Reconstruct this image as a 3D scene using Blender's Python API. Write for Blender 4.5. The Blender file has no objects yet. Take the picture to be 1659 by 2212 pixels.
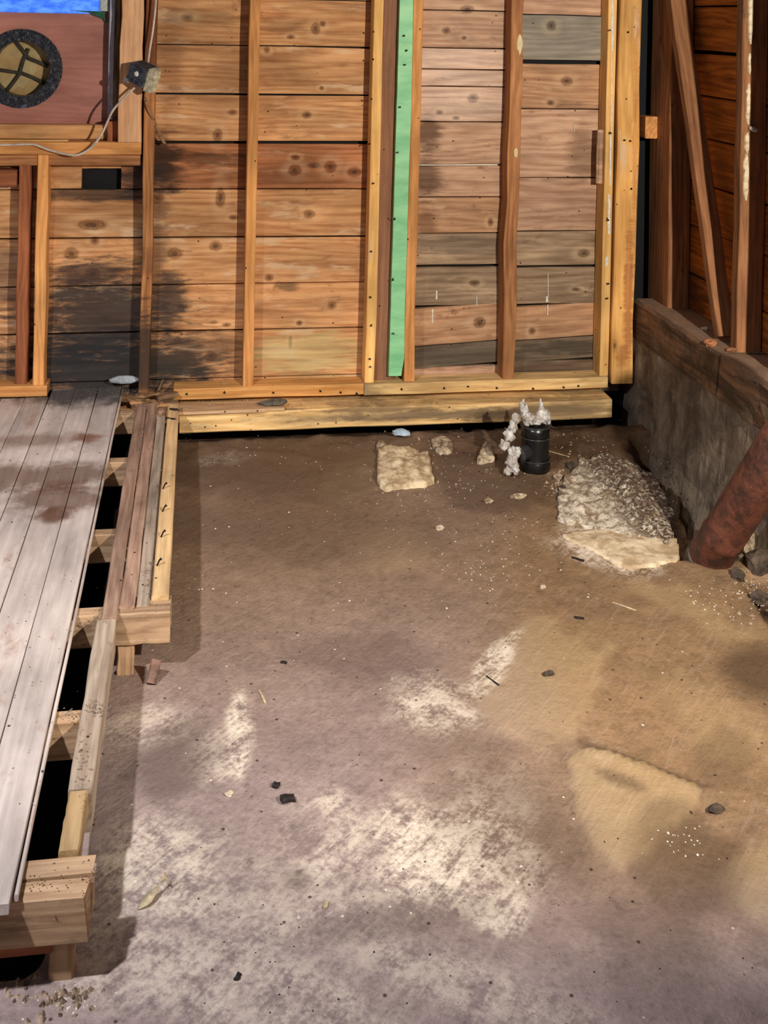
import bpy, bmesh, math, random
import numpy as np
from mathutils import Vector, Matrix, noise
random.seed(7)
SC = bpy.context.scene
COL = SC.collection

# ------------------------------------------------------------------ camera
F, CX, CY, DW, HC = 2450.0, 810.0, 47.5, 4.62, 1.65      # focal length in px, principal point, distance to wall, eye height
PSI, ROLL = math.atan((810 - 433) / F), 0.0198
FW = Vector((math.sin(PSI), math.cos(PSI), 0)); RT = Vector((math.cos(PSI), -math.sin(PSI), 0)); UP = Vector((0, 0, 1))
CR = math.cos(ROLL) * RT + math.sin(ROLL) * UP
CU = -math.sin(ROLL) * RT + math.cos(ROLL) * UP
CAM = Vector((0, -DW, HC))
cd = bpy.data.cameras.new('camera'); cam = bpy.data.objects.new('camera', cd); COL.objects.link(cam)
cd.sensor_fit = 'VERTICAL'; cd.sensor_height = 24.0; cd.lens = F / 2212 * 24.0
cd.shift_x = (829.5 - CX) / 2212; cd.shift_y = (CY - 1106) / 2212; cd.clip_start = 0.02
m = Matrix((CR, CU, -FW)).transposed().to_4x4(); m.translation = CAM
cam.matrix_world = m
SC.camera = cam

# ------------------------------------------------------------------ light
w = bpy.data.worlds.new('world'); SC.world = w; w.use_nodes = True
w.node_tree.nodes['Background'].inputs[0].default_value = (0.95, 0.92, 1.0, 1)
w.node_tree.nodes['Background'].inputs[1].default_value = 0.10

def spot(name, loc, aim, power, color, radius, size, blend):
    l = bpy.data.lights.new(name, 'SPOT'); l.energy = power; l.color = color; l.shadow_soft_size = radius; l.spot_size = math.radians(size); l.spot_blend = blend
    o = bpy.data.objects.new(name, l); COL.objects.link(o); o.location = loc
    o.rotation_euler = (Vector(aim) - Vector(loc)).to_track_quat('-Z', 'Y').to_euler()
# work floodlight by the right wall, turned to the back wall; shaded ceiling lamp over the platform
spot('work_floodlight', (1.60, -3.95, 1.85), (0.55, 0.0, 0.85), 465, (1.0, 0.91, 0.78), 0.035, 88, 0.55)
spot('ceiling_lamp', (-1.20, -3.35, 2.50), (-1.20, -3.35, 0.0), 340, (0.94, 0.93, 0.97), 0.05, 138, 0.4)

SC.view_settings.view_transform = 'Standard'
SC.view_settings.look = 'None'
SC.view_settings.exposure = 0.0
SC.view_settings.gamma = 1.0
SC.view_settings.use_curve_mapping = False

# ------------------------------------------------------------------ helpers
def hit(px, py, ax, c):
    """point of the plane axis=c seen at photograph pixel (px, py)"""
    d = FW + ((px - CX) / F) * CR - ((py - CY) / F) * CU
    return CAM + d * ((c - CAM[ax]) / d[ax])
def hx(px, py, y=-0.09): return hit(px, py, 1, y).x
def hz(px, py, y=0.0): return hit(px, py, 1, y).z

def lin(c, a=True):
    o = []
    for v in c[:3]:
        v = v / 255.0
        o.append(v / 12.92 if v <= 0.04045 else ((v + 0.055) / 1.055) ** 2.4)
    return (*o, 1.0) if a else tuple(o)

class NT:
    def __init__(s, name):
        s.mat = bpy.data.materials.new(name); s.mat.use_nodes = True
        s.t = s.mat.node_tree; s.t.nodes.clear()
        s.out = s.n('ShaderNodeOutputMaterial'); s.b = s.n('ShaderNodeBsdfPrincipled')
        s.l(s.b.outputs[0], s.out.inputs[0])
    def n(s, k, **kw):
        x = s.t.nodes.new(k)
        for a, v in kw.items(): setattr(x, a, v)
        return x
    def l(s, a, b): s.t.links.new(a, b)
    def put(s, sock, v):
        if isinstance(v, bpy.types.NodeSocket): s.l(v, sock)
        elif v is not None: sock.default_value = v
    def math(s, op, a, b=None, c=None, clamp=False):
        x = s.n('ShaderNodeMath', operation=op); x.use_clamp = clamp
        s.put(x.inputs[0], a); s.put(x.inputs[1], b)
        if c is not None: s.put(x.inputs[2], c)
        return x.outputs[0]
    def vmath(s, op, a, b=None):
        x = s.n('ShaderNodeVectorMath', operation=op); s.put(x.inputs[0], a)
        if b is not None: s.put(x.inputs[1], b)
        return x.outputs['Value'] if op in ('LENGTH', 'DISTANCE', 'DOT_PRODUCT') else x.outputs[0]
    def noise(s, vec, scale=1.0, detail=4.0, rough=0.55, dist=0.0):
        x = s.n('ShaderNodeTexNoise'); s.put(x.inputs['Vector'], vec); x.inputs['Scale'].default_value = scale
        x.inputs['Detail'].default_value = detail; x.inputs['Roughness'].default_value = rough; x.inputs['Distortion'].default_value = dist
        return x.outputs[0]
    def vor(s, vec, scale=1.0, feat='F1'):
        x = s.n('ShaderNodeTexVoronoi', feature=feat); s.put(x.inputs['Vector'], vec); x.inputs['Scale'].default_value = scale
        return x
    def step(s, v, lo, hi):
        x = s.n('ShaderNodeMapRange', interpolation_type='SMOOTHSTEP'); s.put(x.inputs[0], v)
        x.inputs[1].default_value = lo; x.inputs[2].default_value = hi
        return x.outputs[0]
    def mix(s, f, a, b, mode='MIX'):
        x = s.n('ShaderNodeMix', data_type='RGBA', blend_type=mode)
        s.put(x.inputs[0], f); s.put(x.inputs[6], a); s.put(x.inputs[7], b)
        return x.outputs[2]
    def sep(s, v):
        x = s.n('ShaderNodeSeparateXYZ'); s.put(x.inputs[0], v); return x.outputs
    def bump(s, h, strength=0.3, dist=0.01):
        x = s.n('ShaderNodeBump'); x.inputs['Strength'].default_value = strength; x.inputs['Distance'].default_value = dist
        s.put(x.inputs['Height'], h); s.l(x.outputs[0], s.b.inputs['Normal'])
    def base(s, c): s.put(s.b.inputs['Base Color'], c)
    def rough(s, r): s.put(s.b.inputs['Roughness'], r)

STAIN = []      # shared list of (centre, radii, strength, colour) in metres, soaked into the back wall boards

def wood(name, light, dark, knots=0.45, weather=0.0, wcol=(120, 112, 100), stains=(), rough=0.78, spots=0.3, vary=0.25, contrast=1.0, dirt=0.0, dcol=(60, 45, 35), pale=0.0, kn_at=(), gloss=0.25):
    N = NT(name)
    tc = N.n('ShaderNodeTexCoord').outputs['Object']; oi = N.n('ShaderNodeObjectInfo').outputs['Random']
    off = N.vmath('SCALE', (37.0, 53.0, 71.0)); N.put(off.node.inputs['Scale'], oi)
    v = N.vmath('ADD', tc, off)
    g1 = N.noise(N.vmath('MULTIPLY', v, (2.6, 42, 42)), 1, 6, 0.62, 0.5)
    g2 = N.noise(N.vmath('MULTIPLY', v, (7, 170, 170)), 1, 3, 0.6)
    low = N.noise(N.vmath('MULTIPLY', v, (1.1, 6, 6)), 1, 2, 0.5, 0.2)
    yz = N.sep(v)
    band = N.math('SINE', N.math('ADD', N.math('MULTIPLY', N.math('ADD', yz[1], yz[2]), 210.0), N.math('MULTIPLY', low, 40.0)))
    band = N.math('MULTIPLY_ADD', band, 0.5, 0.5)
    g = N.math('ADD', N.math('ADD', N.math('MULTIPLY', g1, 0.50), N.math('MULTIPLY', g2, 0.38)), N.math('MULTIPLY', band, 0.12))
    c = N.mix(N.step(g, 0.5 - 0.24 / contrast, 0.5 + 0.24 / contrast), lin(dark), lin(light))
    big = N.noise(N.vmath('MULTIPLY', v, (2.6, 7, 7)), 1, 5, 0.6, 0.3)
    tone = N.math('MULTIPLY', N.math('MULTIPLY_ADD', big, 1.6, 0.20), N.math('MULTIPLY_ADD', oi, vary, 1.0 - vary / 2))
    c = N.mix(1.0, c, tone, 'MULTIPLY')
    if pale > 0:
        pn = N.noise(N.vmath('MULTIPLY', v, (3.0, 13, 13)), 1, 4, 0.6)
        c = N.mix(N.math('MULTIPLY', N.step(pn, 0.57, 0.67), pale), c, lin((226, 196, 160)))
    if weather > 0:
        wn = N.noise(N.vmath('MULTIPLY', v, (1.8, 9, 9)), 1, 5, 0.65)
        c = N.mix(N.math('MULTIPLY', N.step(wn, 0.72 - 0.42 * weather, 0.86 - 0.3 * weather), 0.85), c, N.mix(g1, lin([q * 0.55 for q in wcol]), lin([min(255, q * 1.25) for q in wcol])))
    if knots > 0:
        wv = N.vmath('ADD', N.vmath('MULTIPLY', v, (4.2, 9.5, 0.0)), N.vmath('SCALE', N.vmath('SUBTRACT', N.n('ShaderNodeTexNoise').outputs['Color'], (.5, .5, .5))))
        wv.node.inputs[1].links[0].from_node.inputs['Scale'].default_value = 0.12
        vo = N.vor(wv, 1.0)
        d = N.math('ADD', vo.outputs['Distance'], N.math('MULTIPLY', N.math('SUBTRACT', g1, 0.5), 0.16))
        pick = N.math('GREATER_THAN', N.sep(vo.outputs['Color'])[0], 1.0 - knots)
        halo = N.math('MULTIPLY', N.step(d, 0.36, 0.16), pick)
        c = N.mix(N.math('MULTIPLY', halo, 0.35), c, lin([q * 0.9 for q in dark]))
        rings = N.math('MULTIPLY_ADD', N.math('SINE', N.math('MULTIPLY', d, 95.0)), 0.25, 0.75)
        kn = N.math('MULTIPLY', N.math('MULTIPLY', N.step(d, 0.17, 0.07), pick), rings)
        c = N.mix(N.math('MULTIPLY', kn, 0.9), c, lin((62, 32, 16)))
    if kn_at:
        P = N.n('ShaderNodeNewGeometry').outputs['Position']; dm = None
        for (ce, ra) in kn_at:
            q = N.vmath('LENGTH', N.vmath('MULTIPLY', N.vmath('SUBTRACT', P, tuple(ce)), (1 / ra[0], 0.0, 1 / ra[1])))
            dm = q if dm is None else N.math('MINIMUM', dm, q)
        dm = N.math('ADD', dm, N.math('MULTIPLY', N.math('SUBTRACT', N.noise(P, 38, 4, 0.6), 0.5), 0.7))
        c = N.mix(N.math('MULTIPLY', N.math('MULTIPLY', N.step(dm, 3.2, 1.7), N.step(dm, 1.1, 1.5)), 0.16), c, lin((236, 206, 164)))
        c = N.mix(N.math('MULTIPLY', N.step(dm, 1.35, 0.85), N.math('MULTIPLY_ADD', N.math('SINE', N.math('MULTIPLY', dm, 22.0)), 0.16, 0.50)), c, lin((78, 42, 22)))
        c = N.mix(N.math('MULTIPLY', N.step(dm, 0.62, 0.35), 0.55), c, lin((46, 26, 16)))
    if spots > 0:
        vs = N.vor(N.vmath('MULTIPLY', v, (30, 36, 36)), 1.0)
        sp = N.math('MULTIPLY', N.step(vs.outputs['Distance'], 0.15, 0.09), N.math('GREATER_THAN', N.sep(vs.outputs['Color'])[1], 1.0 - spots * 0.25))
        c = N.mix(N.math('MULTIPLY', sp, 0.9), c, lin((28, 18, 12)))
    if dirt > 0:
        dn = N.noise(N.vmath('MULTIPLY', v, (6, 14, 14)), 1, 6, 0.7, 0.4)
        c = N.mix(N.math('MULTIPLY', N.step(dn, 0.66 - 0.25 * dirt, 0.74 - 0.1 * dirt), min(1, 0.5 + dirt * 0.4)), c, lin(dcol))
    if stains:
        P = N.n('ShaderNodeNewGeometry').outputs['Position']
        sn = N.math('SUBTRACT', N.noise(N.vmath('MULTIPLY', P, (7, 7, 34)), 1, 7, 0.7, 0.3), 0.5)
        for (ce, ra, st, co) in stains:
            q = N.vmath('LENGTH', N.vmath('MULTIPLY', N.vmath('SUBTRACT', P, tuple(ce)), tuple(1.0 / r for r in ra)))
            mk = N.math('MULTIPLY', N.step(N.math('ADD', q, N.math('MULTIPLY', sn, 2.4)), 1.3, 0.45), st)
            c = N.mix(mk, c, N.mix(g1, lin([k * 0.5 for k in co]), lin([min(255, k * 1.5) for k in co])))
    N.base(c); N.rough(rough); N.b.inputs['Specular IOR Level'].default_value = gloss
    N.bump(g, 0.3, 0.003)
    return N.mat

def plain(name, col, rough=0.6, metal=0.0, var=0.35, scale=30.0, bump=0.2, spec=0.4, col2=None):
    N = NT(name)
    tc = N.n('ShaderNodeTexCoord').outputs['Object']
    n1 = N.noise(tc, scale, 6, 0.65, 0.2)
    c2 = col2 if col2 else [q * (1 - var) for q in col]
    N.base(N.mix(N.step(n1, 0.36, 0.62), lin(c2), lin(col))); N.rough(rough)
    N.b.inputs['Metallic'].default_value = metal; N.b.inputs['Specular IOR Level'].default_value = spec
    if bump: N.bump(n1, bump, 0.004)
    return N.mat

def setprops(o, label=None, cat=None, group=None, kind=None):
    if label: o['label'] = label
    if cat: o['category'] = cat
    if group: o['group'] = group
    if kind: o['kind'] = kind
    return o

def link(name, me, mat, parent=None, smooth=False):
    o = bpy.data.objects.new(name, me); COL.objects.link(o)
    if mat: me.materials.append(mat)
    if smooth:
        for p in me.polygons: p.use_smooth = True
    if parent:
        o.parent = parent; o.matrix_parent_inverse = Matrix.Translation(parent.location).inverted() if parent.rotation_euler == Matrix().to_euler() else parent.matrix_world.inverted()
    return o

def empty(name, loc=(0, 0, 0)):
    o = bpy.data.objects.new(name, None); COL.objects.link(o); o.location = loc; o.empty_display_size = 0.05
    return o

def bar_mesh(L, w, t, nseg=3, jit=0.0012, ch=0.003, ragged=(0, 0), seed=None):
    """a sawn timber along local X, centred on Y and Z, eased edges, slightly out of true"""
    rnd = random.Random(seed if seed is not None else random.random())
    ch = min(ch, w * 0.3, t * 0.3); a, b = w / 2, t / 2
    prof = [(-a + ch, -b), (a - ch, -b), (a, -b + ch), (a, b - ch), (a - ch, b), (-a + ch, b), (-a, b - ch), (-a, -b + ch)]
    V = []; Fc = []
    for i in range(nseg + 1):
        x = L * i / nseg; dy, dz = rnd.gauss(0, jit), rnd.gauss(0, jit * 0.6); sy = 1 + rnd.gauss(0, jit / max(w, .01))
        for k, (py, pz) in enumerate(prof):
            xx = x
            if i == 0 and ragged[0]: xx += rnd.uniform(0, ragged[0])
            if i == nseg and ragged[1]: xx -= rnd.uniform(0, ragged[1])
            V.append((xx, py * sy + dy, pz + dz))
    for i in range(nseg):
        for k in range(8):
            k2 = (k + 1) % 8
            Fc.append((i * 8 + k, i * 8 + k2, (i + 1) * 8 + k2, (i + 1) * 8 + k))
    Fc.append(tuple(range(7, -1, -1))); Fc.append(tuple(nseg * 8 + k for k in range(8)))
    me = bpy.data.meshes.new('timber'); me.from_pydata(V, [], Fc); me.flip_normals() if False else None
    me.update(); return me

def bar(name, a, b, w, t, wdir, mat, parent=None, **kw):
    """timber from a to b (centre line); w is measured along wdir, t across it"""
    a, b = Vector(a), Vector(b); ex = (b - a).normalized(); ey = Vector(wdir); ey = (ey - ey.dot(ex) * ex).normalized(); ez = ex.cross(ey)
    me = bar_mesh((b - a).length, w, t, **kw)
    o = bpy.data.objects.new(name, me); COL.objects.link(o); me.materials.append(mat)
    M = Matrix((ex, ey, ez)).transposed().to_4x4(); M.translation = a
    if parent:
        o.parent = parent
        o.matrix_local = parent.matrix_basis.inverted() @ M
    else: o.matrix_world = M
    return o

def box(name, x0, x1, y0, y1, z0, z1, ax, mat, parent=None, **kw):
    c = [(x0 + x1) / 2, (y0 + y1) / 2, (z0 + z1) / 2]; d = [abs(x1 - x0), abs(y1 - y0), abs(z1 - z0)]
    lo = [min(x0, x1), min(y0, y1), min(z0, z1)]
    a = list(c); b = list(c); a[ax] = lo[ax]; b[ax] = lo[ax] + d[ax]
    wi = {0: 1, 1: 0, 2: 0}[ax]; ti = {0: 2, 1: 2, 2: 1}[ax]
    wd = [0, 0, 0]; wd[wi] = 1
    return bar(name, a, b, d[wi], d[ti], wd, mat, parent, **kw)

def catmull(P, n=8):
    P = [Vector(p) for p in P]; Q = [P[0]] + P + [P[-1]]; out = []
    for i in range(1, len(Q) - 2):
        for k in range(n):
            t = k / n; a, b, c, d = Q[i - 1], Q[i], Q[i + 1], Q[i + 2]
            out.append(0.5 * ((2 * b) + (c - a) * t + (2 * a - 5 * b + 4 * c - d) * t * t + (3 * b - a - 3 * c + d) * t ** 3))
    out.append(P[-1]); return out

def tube_mesh(P, rad, seg=10, flat=1.0):
    V = []; Fc = []; n = len(P); rad = rad if isinstance(rad, (list, tuple)) else [rad] * n
    for i in range(n):
        t = (P[min(i + 1, n - 1)] - P[max(i - 1, 0)]).normalized()
        u = t.cross(Vector((0, 1, 0)));
        if u.length < 0.1: u = t.cross(Vector((1, 0, 0)))
        u.normalize(); v = t.cross(u)
        for k in range(seg):
            an = 2 * math.pi * k / seg; V.append(P[i] + u * math.cos(an) * rad[i] + v * math.sin(an) * rad[i] * flat)
    for i in range(n - 1):
        for k in range(seg):
            k2 = (k + 1) % seg; Fc.append((i * seg + k, i * seg + k2, (i + 1) * seg + k2, (i + 1) * seg + k))
    Fc.append(tuple(range(seg - 1, -1, -1))); Fc.append(tuple((n - 1) * seg + k for k in range(seg)))
    return V, Fc

def pymesh(name, V, Fc, mat, parent=None, smooth=False, origin=None):
    V = [Vector(v) for v in V]
    if origin is None:
        origin = Vector((sum(v.x for v in V) / len(V), sum(v.y for v in V) / len(V), min(v.z for v in V)))
    origin = Vector(origin)
    me = bpy.data.meshes.new(name); me.from_pydata([v - origin for v in V], [], Fc); me.update()
    o = bpy.data.objects.new(name, me); COL.objects.link(o); me.materials.append(mat)
    if smooth:
        for p in me.polygons: p.use_smooth = True
    if parent:
        o.parent = parent; o.matrix_local = parent.matrix_basis.inverted() @ Matrix.Translation(origin)
    else: o.location = origin
    return o

def lathe(prof, c, seg=28, cap=True):
    """rings (r, z) about the vertical through c"""
    V = []; Fc = []
    for r, z in prof:
        for k in range(seg):
            a = 2 * math.pi * k / seg; V.append((c[0] + r * math.cos(a), c[1] + r * math.sin(a), c[2] + z))
    for i in range(len(prof) - 1):
        for k in range(seg):
            k2 = (k + 1) % seg; Fc.append((i * seg + k, i * seg + k2, (i + 1) * seg + k2, (i + 1) * seg + k))
    if cap: Fc.append(tuple(range(seg - 1, -1, -1))); Fc.append(tuple((len(prof) - 1) * seg + k for k in range(seg)))
    return V, Fc

def lump(c, r, seed, sub=2, rough=0.35, freq=1.3):
    bm = bmesh.new(); bmesh.ops.create_icosphere(bm, subdivisions=sub, radius=1.0)
    V = []
    for v in bm.verts:
        n = noise.noise(v.co * freq + Vector((seed * 7.3, seed * 1.7, 0))) + 0.5 * noise.noise(v.co * freq * 2.6 + Vector((0, seed * 3.1, 5)))
        q = v.co * (1 + rough * n); V.append(Vector(c) + Vector((q.x * r[0], q.y * r[1], q.z * r[2])))
    Fc = [tuple(x.index for x in f.verts) for f in bm.faces]; bm.free()
    return V, Fc

def merge(parts):
    V = []; Fc = []
    for v, f in parts:
        o = len(V); V += [Vector(q) for q in v]; Fc += [tuple(i + o for i in g) for g in f]
    return V, Fc

# ------------------------------------------------------------------ key levels (metres)
YS = 0.0            # inner face of the back sheathing boards
YF = -0.09          # front face of the wall studs
ZJ = 0.160          # top of joists
ZP = 0.178          # top of deck planks
XR = 1.83           # inner face of right foundation and sill
XRS = 1.905         # inner face of right studs
XRB = 2.0           # right sheathing boards

# ------------------------------------------------------------------ materials
soot = (44, 40, 40)
sx = lambda px, py: hit(px, py, 1, 0.0)
back_stains = [
    (sx(215, 690), (0.33, 0.3, 0.22), 0.94, soot), (sx(210, 800), (0.50, 0.3, 0.16), 0.97, (36, 36, 38)), (sx(370, 650), (0.07, 0.3, 0.14), 0.8, soot),
    (sx(380, 790), (0.20, 0.3, 0.07), 0.85, (52, 46, 40)), (sx(345, 350), (0.10, 0.3, 0.13), 0.9, (36, 26, 20)), (sx(430, 345), (0.22, 0.3, 0.035), 0.7, (52, 30, 20)),
    (sx(300, 390), (0.10, 0.3, 0.09), 0.85, soot), (sx(200, 420), (0.25, 0.3, 0.03), 0.8, (40, 36, 36)), (sx(190, 590), (0.18, 0.3, 0.06), 0.75, (54, 40, 36)),
    (sx(330, 560), (0.07, 0.3, 0.22), 0.6, (74, 56, 44)), (sx(345, 450), (0.05, 0.3, 0.06), 0.6, (90, 60, 40)), (sx(20, 600), (0.10, 0.3, 0.16), 0.6, (58, 46, 44)),
    (sx(610, 55), (0.13, 0.3, 0.03), 0.5, (92, 68, 44)), (sx(650, 390), (0.22, 0.3, 0.03), 0.45, (92, 58, 36)), (sx(450, 750), (0.25, 0.3, 0.06), 0.55, (76, 58, 46)), (sx(620, 620), (0.05, 0.3, 0.02), 0.7, (80, 62, 44)), (sx(420, 40), (0.2, 0.3, 0.04), 0.5, (104, 82, 54)), (sx(660, 765), (0.22, 0.3, 0.10), 0.6, (184, 160, 112)), (sx(470, 200), (0.12, 0.3, 0.12), 0.4, (120, 84, 56)), (sx(370, 150), (0.05, 0.3, 0.25), 0.45, (110, 74, 52))]
kl = [(470, 292, 9, 13), (502, 242, 9, 6), (663, 248, 9, 7), (682, 62, 9, 12), (697, 52, 6, 6), (628, 80, 8, 4), (577, 108, 6, 6), (476, 428, 9, 18), (668, 462, 11, 9), (505, 470, 9, 5), (198, 486, 26, 10), (582, 600, 8, 7), (717, 660, 9, 8), (647, 698, 6, 5), (637, 368, 12, 10), (714, 360, 12, 11), (766, 372, 13, 10), (638, 340, 8, 5), (378, 548, 14, 11), (466, 531, 12, 10), (154, 548, 13, 12), (200, 592, 15, 12), (205, 520, 8, 8), (404, 38, 12, 8), (455, 770, 12, 10), (340, 428, 12, 9), (490, 702, 9, 4), (398, 663, 13, 4), (627, 740, 4, 13), (30, 755, 9, 8), (215, 755, 9, 7), (695, 190, 5, 4)]
kr = [(965, 66, 9, 7), (1190, 56, 10, 9), (1150, 716, 7, 7), (1036, 697, 12, 11), (1262, 548, 12, 8), (1190, 222, 8, 5), (1022, 212, 11, 9), (950, 243, 7, 5), (1025, 612, 10, 6), (1010, 20, 14, 8), (985, 255, 8, 4), (1245, 625, 9, 4), (1003, 82, 5, 4), (1225, 175, 12, 10), (1060, 480, 6, 8)]
kp = lambda L: [(sx(a, b), (c_ * .00187, d_ * .00187)) for a, b, c_, d_ in L]
M_plank = wood('sheathing_orange', (226, 174, 122), (168, 112, 68), knots=0.05, stains=back_stains, spots=0.5, pale=0.6, vary=0.24, dirt=0.45, dcol=(146, 102, 66), kn_at=kp(kl))
M_plank_red = wood('sheathing_red', (192, 130, 88), (136, 82, 48), knots=0.05, stains=back_stains, spots=0.15, pale=0.25, vary=0.2, kn_at=kp(kl))
grey_stains = [(sx(925, 290), (0.06, 0.3, 0.08), 0.8, (78, 56, 42)), (sx(920, 385), (0.07, 0.3, 0.09), 0.75, (74, 54, 40)), (sx(1000, 770), (0.4, 0.3, 0.05), 0.75, (74, 68, 58)), (sx(1240, 750), (0.25, 0.3, 0.03), 0.8, (60, 54, 46)),
               (sx(1000, 530), (0.3, 0.3, 0.04), 0.6, (96, 84, 72)), (sx(1260, 330), (0.08, 0.3, 0.12), 0.55, (92, 66, 48)), (sx(1180, 800), (0.2, 0.3, 0.04), 0.6, (74, 56, 44)), (sx(920, 480), (0.05, 0.3, 0.05), 0.6, (90, 60, 40))]
def bwood(name, l, d, **k): return wood(name, l, d, stains=grey_stains, kn_at=kp(kr), **{**dict(knots=0.04, spots=0.7, vary=0.18, dirt=0.35, dcol=(112, 82, 60)), **k})
M_plank_b = bwood('sheathing_brown', (216, 178, 148), (162, 122, 96), weather=0.15, wcol=(150, 128, 106), pale=0.4)
M_plank_pink = bwood('sheathing_pink', (226, 190, 160), (168, 126, 98), weather=0.0, pale=0.9, rough=0.45, gloss=0.5)
M_plank_or = bwood('sheathing_tan', (212, 168, 130), (158, 114, 82), weather=0.15, pale=0.5)
M_plank_gb = bwood('sheathing_greybrown', (176, 152, 124), (122, 98, 76), weather=0.4, wcol=(138, 124, 106), pale=0.35)
M_plank_dk = bwood('sheathing_darkgrey', (140, 120, 98), (86, 70, 56), weather=0.5, wcol=(112, 100, 86), pale=0.2)
M_plank_g = wood('sheathing_grey', (168, 160, 144), (128, 118, 104), knots=0.0, weather=0.6, wcol=(146, 140, 128), spots=0.2, kn_at=kp(kr))
M_stud = wood('stud_orange', (232, 172, 106), (186, 120, 66), knots=0.14, spots=0.45, vary=0.2, contrast=0.9)
M_stud_brown = wood('stud_brown', (196, 140, 92), (138, 88, 54), knots=0.2, spots=0.5, vary=0.2)
M_stud_red = wood('stud_red_brown', (166, 102, 66), (116, 66, 42), knots=0.1, spots=0.2)
M_fresh = wood('stud_fresh', (250, 208, 134), (214, 156, 86), knots=0.22, spots=0.5, vary=0.15, contrast=0.8, pale=0.35)
M_char = wood('stud_charred', (204, 144, 90), (140, 88, 52), knots=0.1, spots=0.3, stains=[(hit(316, 770, 1, -0.09), (0.2, 0.3, 0.22), 0.95, (58, 44, 36)), (hit(316, 560, 1, -0.09), (0.2, 0.3, 0.06), 0.5, (92, 60, 40)), (hit(316, 80, 1, -0.09), (0.2, 0.3, 0.2), 0.75, (88, 46, 30))])
M_beam = wood('beam_pale', (240, 206, 146), (192, 150, 94), knots=0.15, weather=0.55, wcol=(130, 112, 84), spots=0.5, stains=[(hit(1000, 893, 1, -.2), (0.75, 0.3, 0.022), 0.9, (104, 88, 68)), (hit(820, 885, 1, -.2), (0.3, 0.3, 0.012), 0.8, (104, 84, 62)), (hit(1200, 890, 1, -.2), (0.3, 0.3, 0.05), 0.75, (118, 98, 72)), (hit(1080, 900, 1, -.2), (0.12, 0.3, 0.03), 0.8, (70, 54, 40))])
M_rail = wood('rail_brown', (182, 150, 128), (130, 100, 84), knots=0.15, spots=0.5, dirt=0.35, dcol=(120, 104, 92), vary=0.3)
M_rail_grey = wood('rail_grey', (176, 160, 142), (126, 108, 92), knots=0.1, weather=0.4, wcol=(150, 138, 124), spots=0.5, dirt=0.45, dcol=(110, 96, 82))
M_rail_new = wood('rail_new', (218, 186, 138), (178, 142, 98), knots=0.1, spots=0.35)
M_joist = wood('joist_brown', (196, 164, 130), (140, 108, 80), knots=0.2, spots=0.6, dirt=0.6, dcol=(116, 92, 72), weather=0.25, wcol=(150, 130, 110))
deck_st = [(hit(90, 1030, 2, ZP), (0.36, 0.13, 0.3), 0.8, (92, 70, 56)), (hit(120, 1075, 2, ZP), (0.16, 0.12, 0.3), 0.75, (84, 58, 44)), (hit(70, 950, 2, ZP), (0.22, 0.07, 0.3), 0.6, (104, 80, 66)), (hit(165, 850, 2, ZP), (0.3, 0.16, 0.3), 0.9, (58, 56, 56)), (hit(190, 945, 2, ZP), (0.05, 0.05, 0.3), 0.8, (112, 74, 52)), (hit(120, 1110, 2, ZP), (0.06, 0.05, 0.3), 0.85, (82, 54, 40))]
M_deck = wood('deck_plank', (222, 210, 202), (180, 164, 154), knots=0.03, spots=0.3, vary=0.12, dirt=0.4, dcol=(166, 136, 118), stains=deck_st, rough=0.5, contrast=0.5, gloss=0.4)
M_rwall = wood('right_sheathing', (206, 124, 46), (130, 70, 22), knots=0.12, spots=0.3, vary=0.3, dirt=0.2, dcol=(70, 42, 22), stains=[(hit(1480, 620, 0, XRB), (0.3, 0.28, 0.09), 0.8, (50, 32, 18))])
M_rstud = wood('right_stud', (176, 124, 84), (112, 72, 46), knots=0.1, spots=0.4, dirt=0.3, dcol=(66, 44, 30))
M_sill = wood('sill_timber', (150, 110, 78), (92, 62, 40), knots=0.0, spots=0.3, dirt=0.7, dcol=(62, 48, 34), weather=0.3, wcol=(120, 96, 76))
M_post = wood('corner_post', (246, 196, 120), (204, 142, 74), knots=0.12, spots=0.5, pale=0.85, contrast=0.8, vary=0.1, stains=[(hit(1358, 640, 1, -.11), (0.022, 0.3, 0.30), 0.75, (150, 88, 48)), (hit(1345, 770, 1, -.11), (0.03, 0.3, 0.05), 0.6, (140, 84, 46)), (hit(1372, 300, 1, -.11), (0.012, 0.3, 0.5), 0.5, (170, 106, 56))])  # brown spots paint in the shadow on the post's lower right side
M_brown_board = wood('trim_brown', (172, 124, 94), (132, 90, 66), knots=0.0, spots=0.35, contrast=0.6)
M_gap_dark = plain('gap_dark', (13, 14, 18), 0.8, var=0.4, scale=14)  # black sheet added behind the boards so their gaps look dark

# green paint
N = NT('green_paint'); tc = N.n('ShaderNodeTexCoord').outputs['Object']
n1 = N.noise(N.vmath('MULTIPLY', tc, (6, 18, 18)), 1, 5, 0.6); n2 = N.noise(N.vmath('MULTIPLY', tc, (22, 40, 40)), 1, 5, 0.7)
c = N.mix(N.step(n1, 0.3, 0.7), lin((120, 196, 140)), lin((158, 226, 168)))
c = N.mix(N.step(n2, 0.67, 0.73), c, lin((70, 120, 84)))
N.base(c); N.rough(0.55); N.bump(n2, 0.3, 0.004); M_green = N.mat

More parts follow.
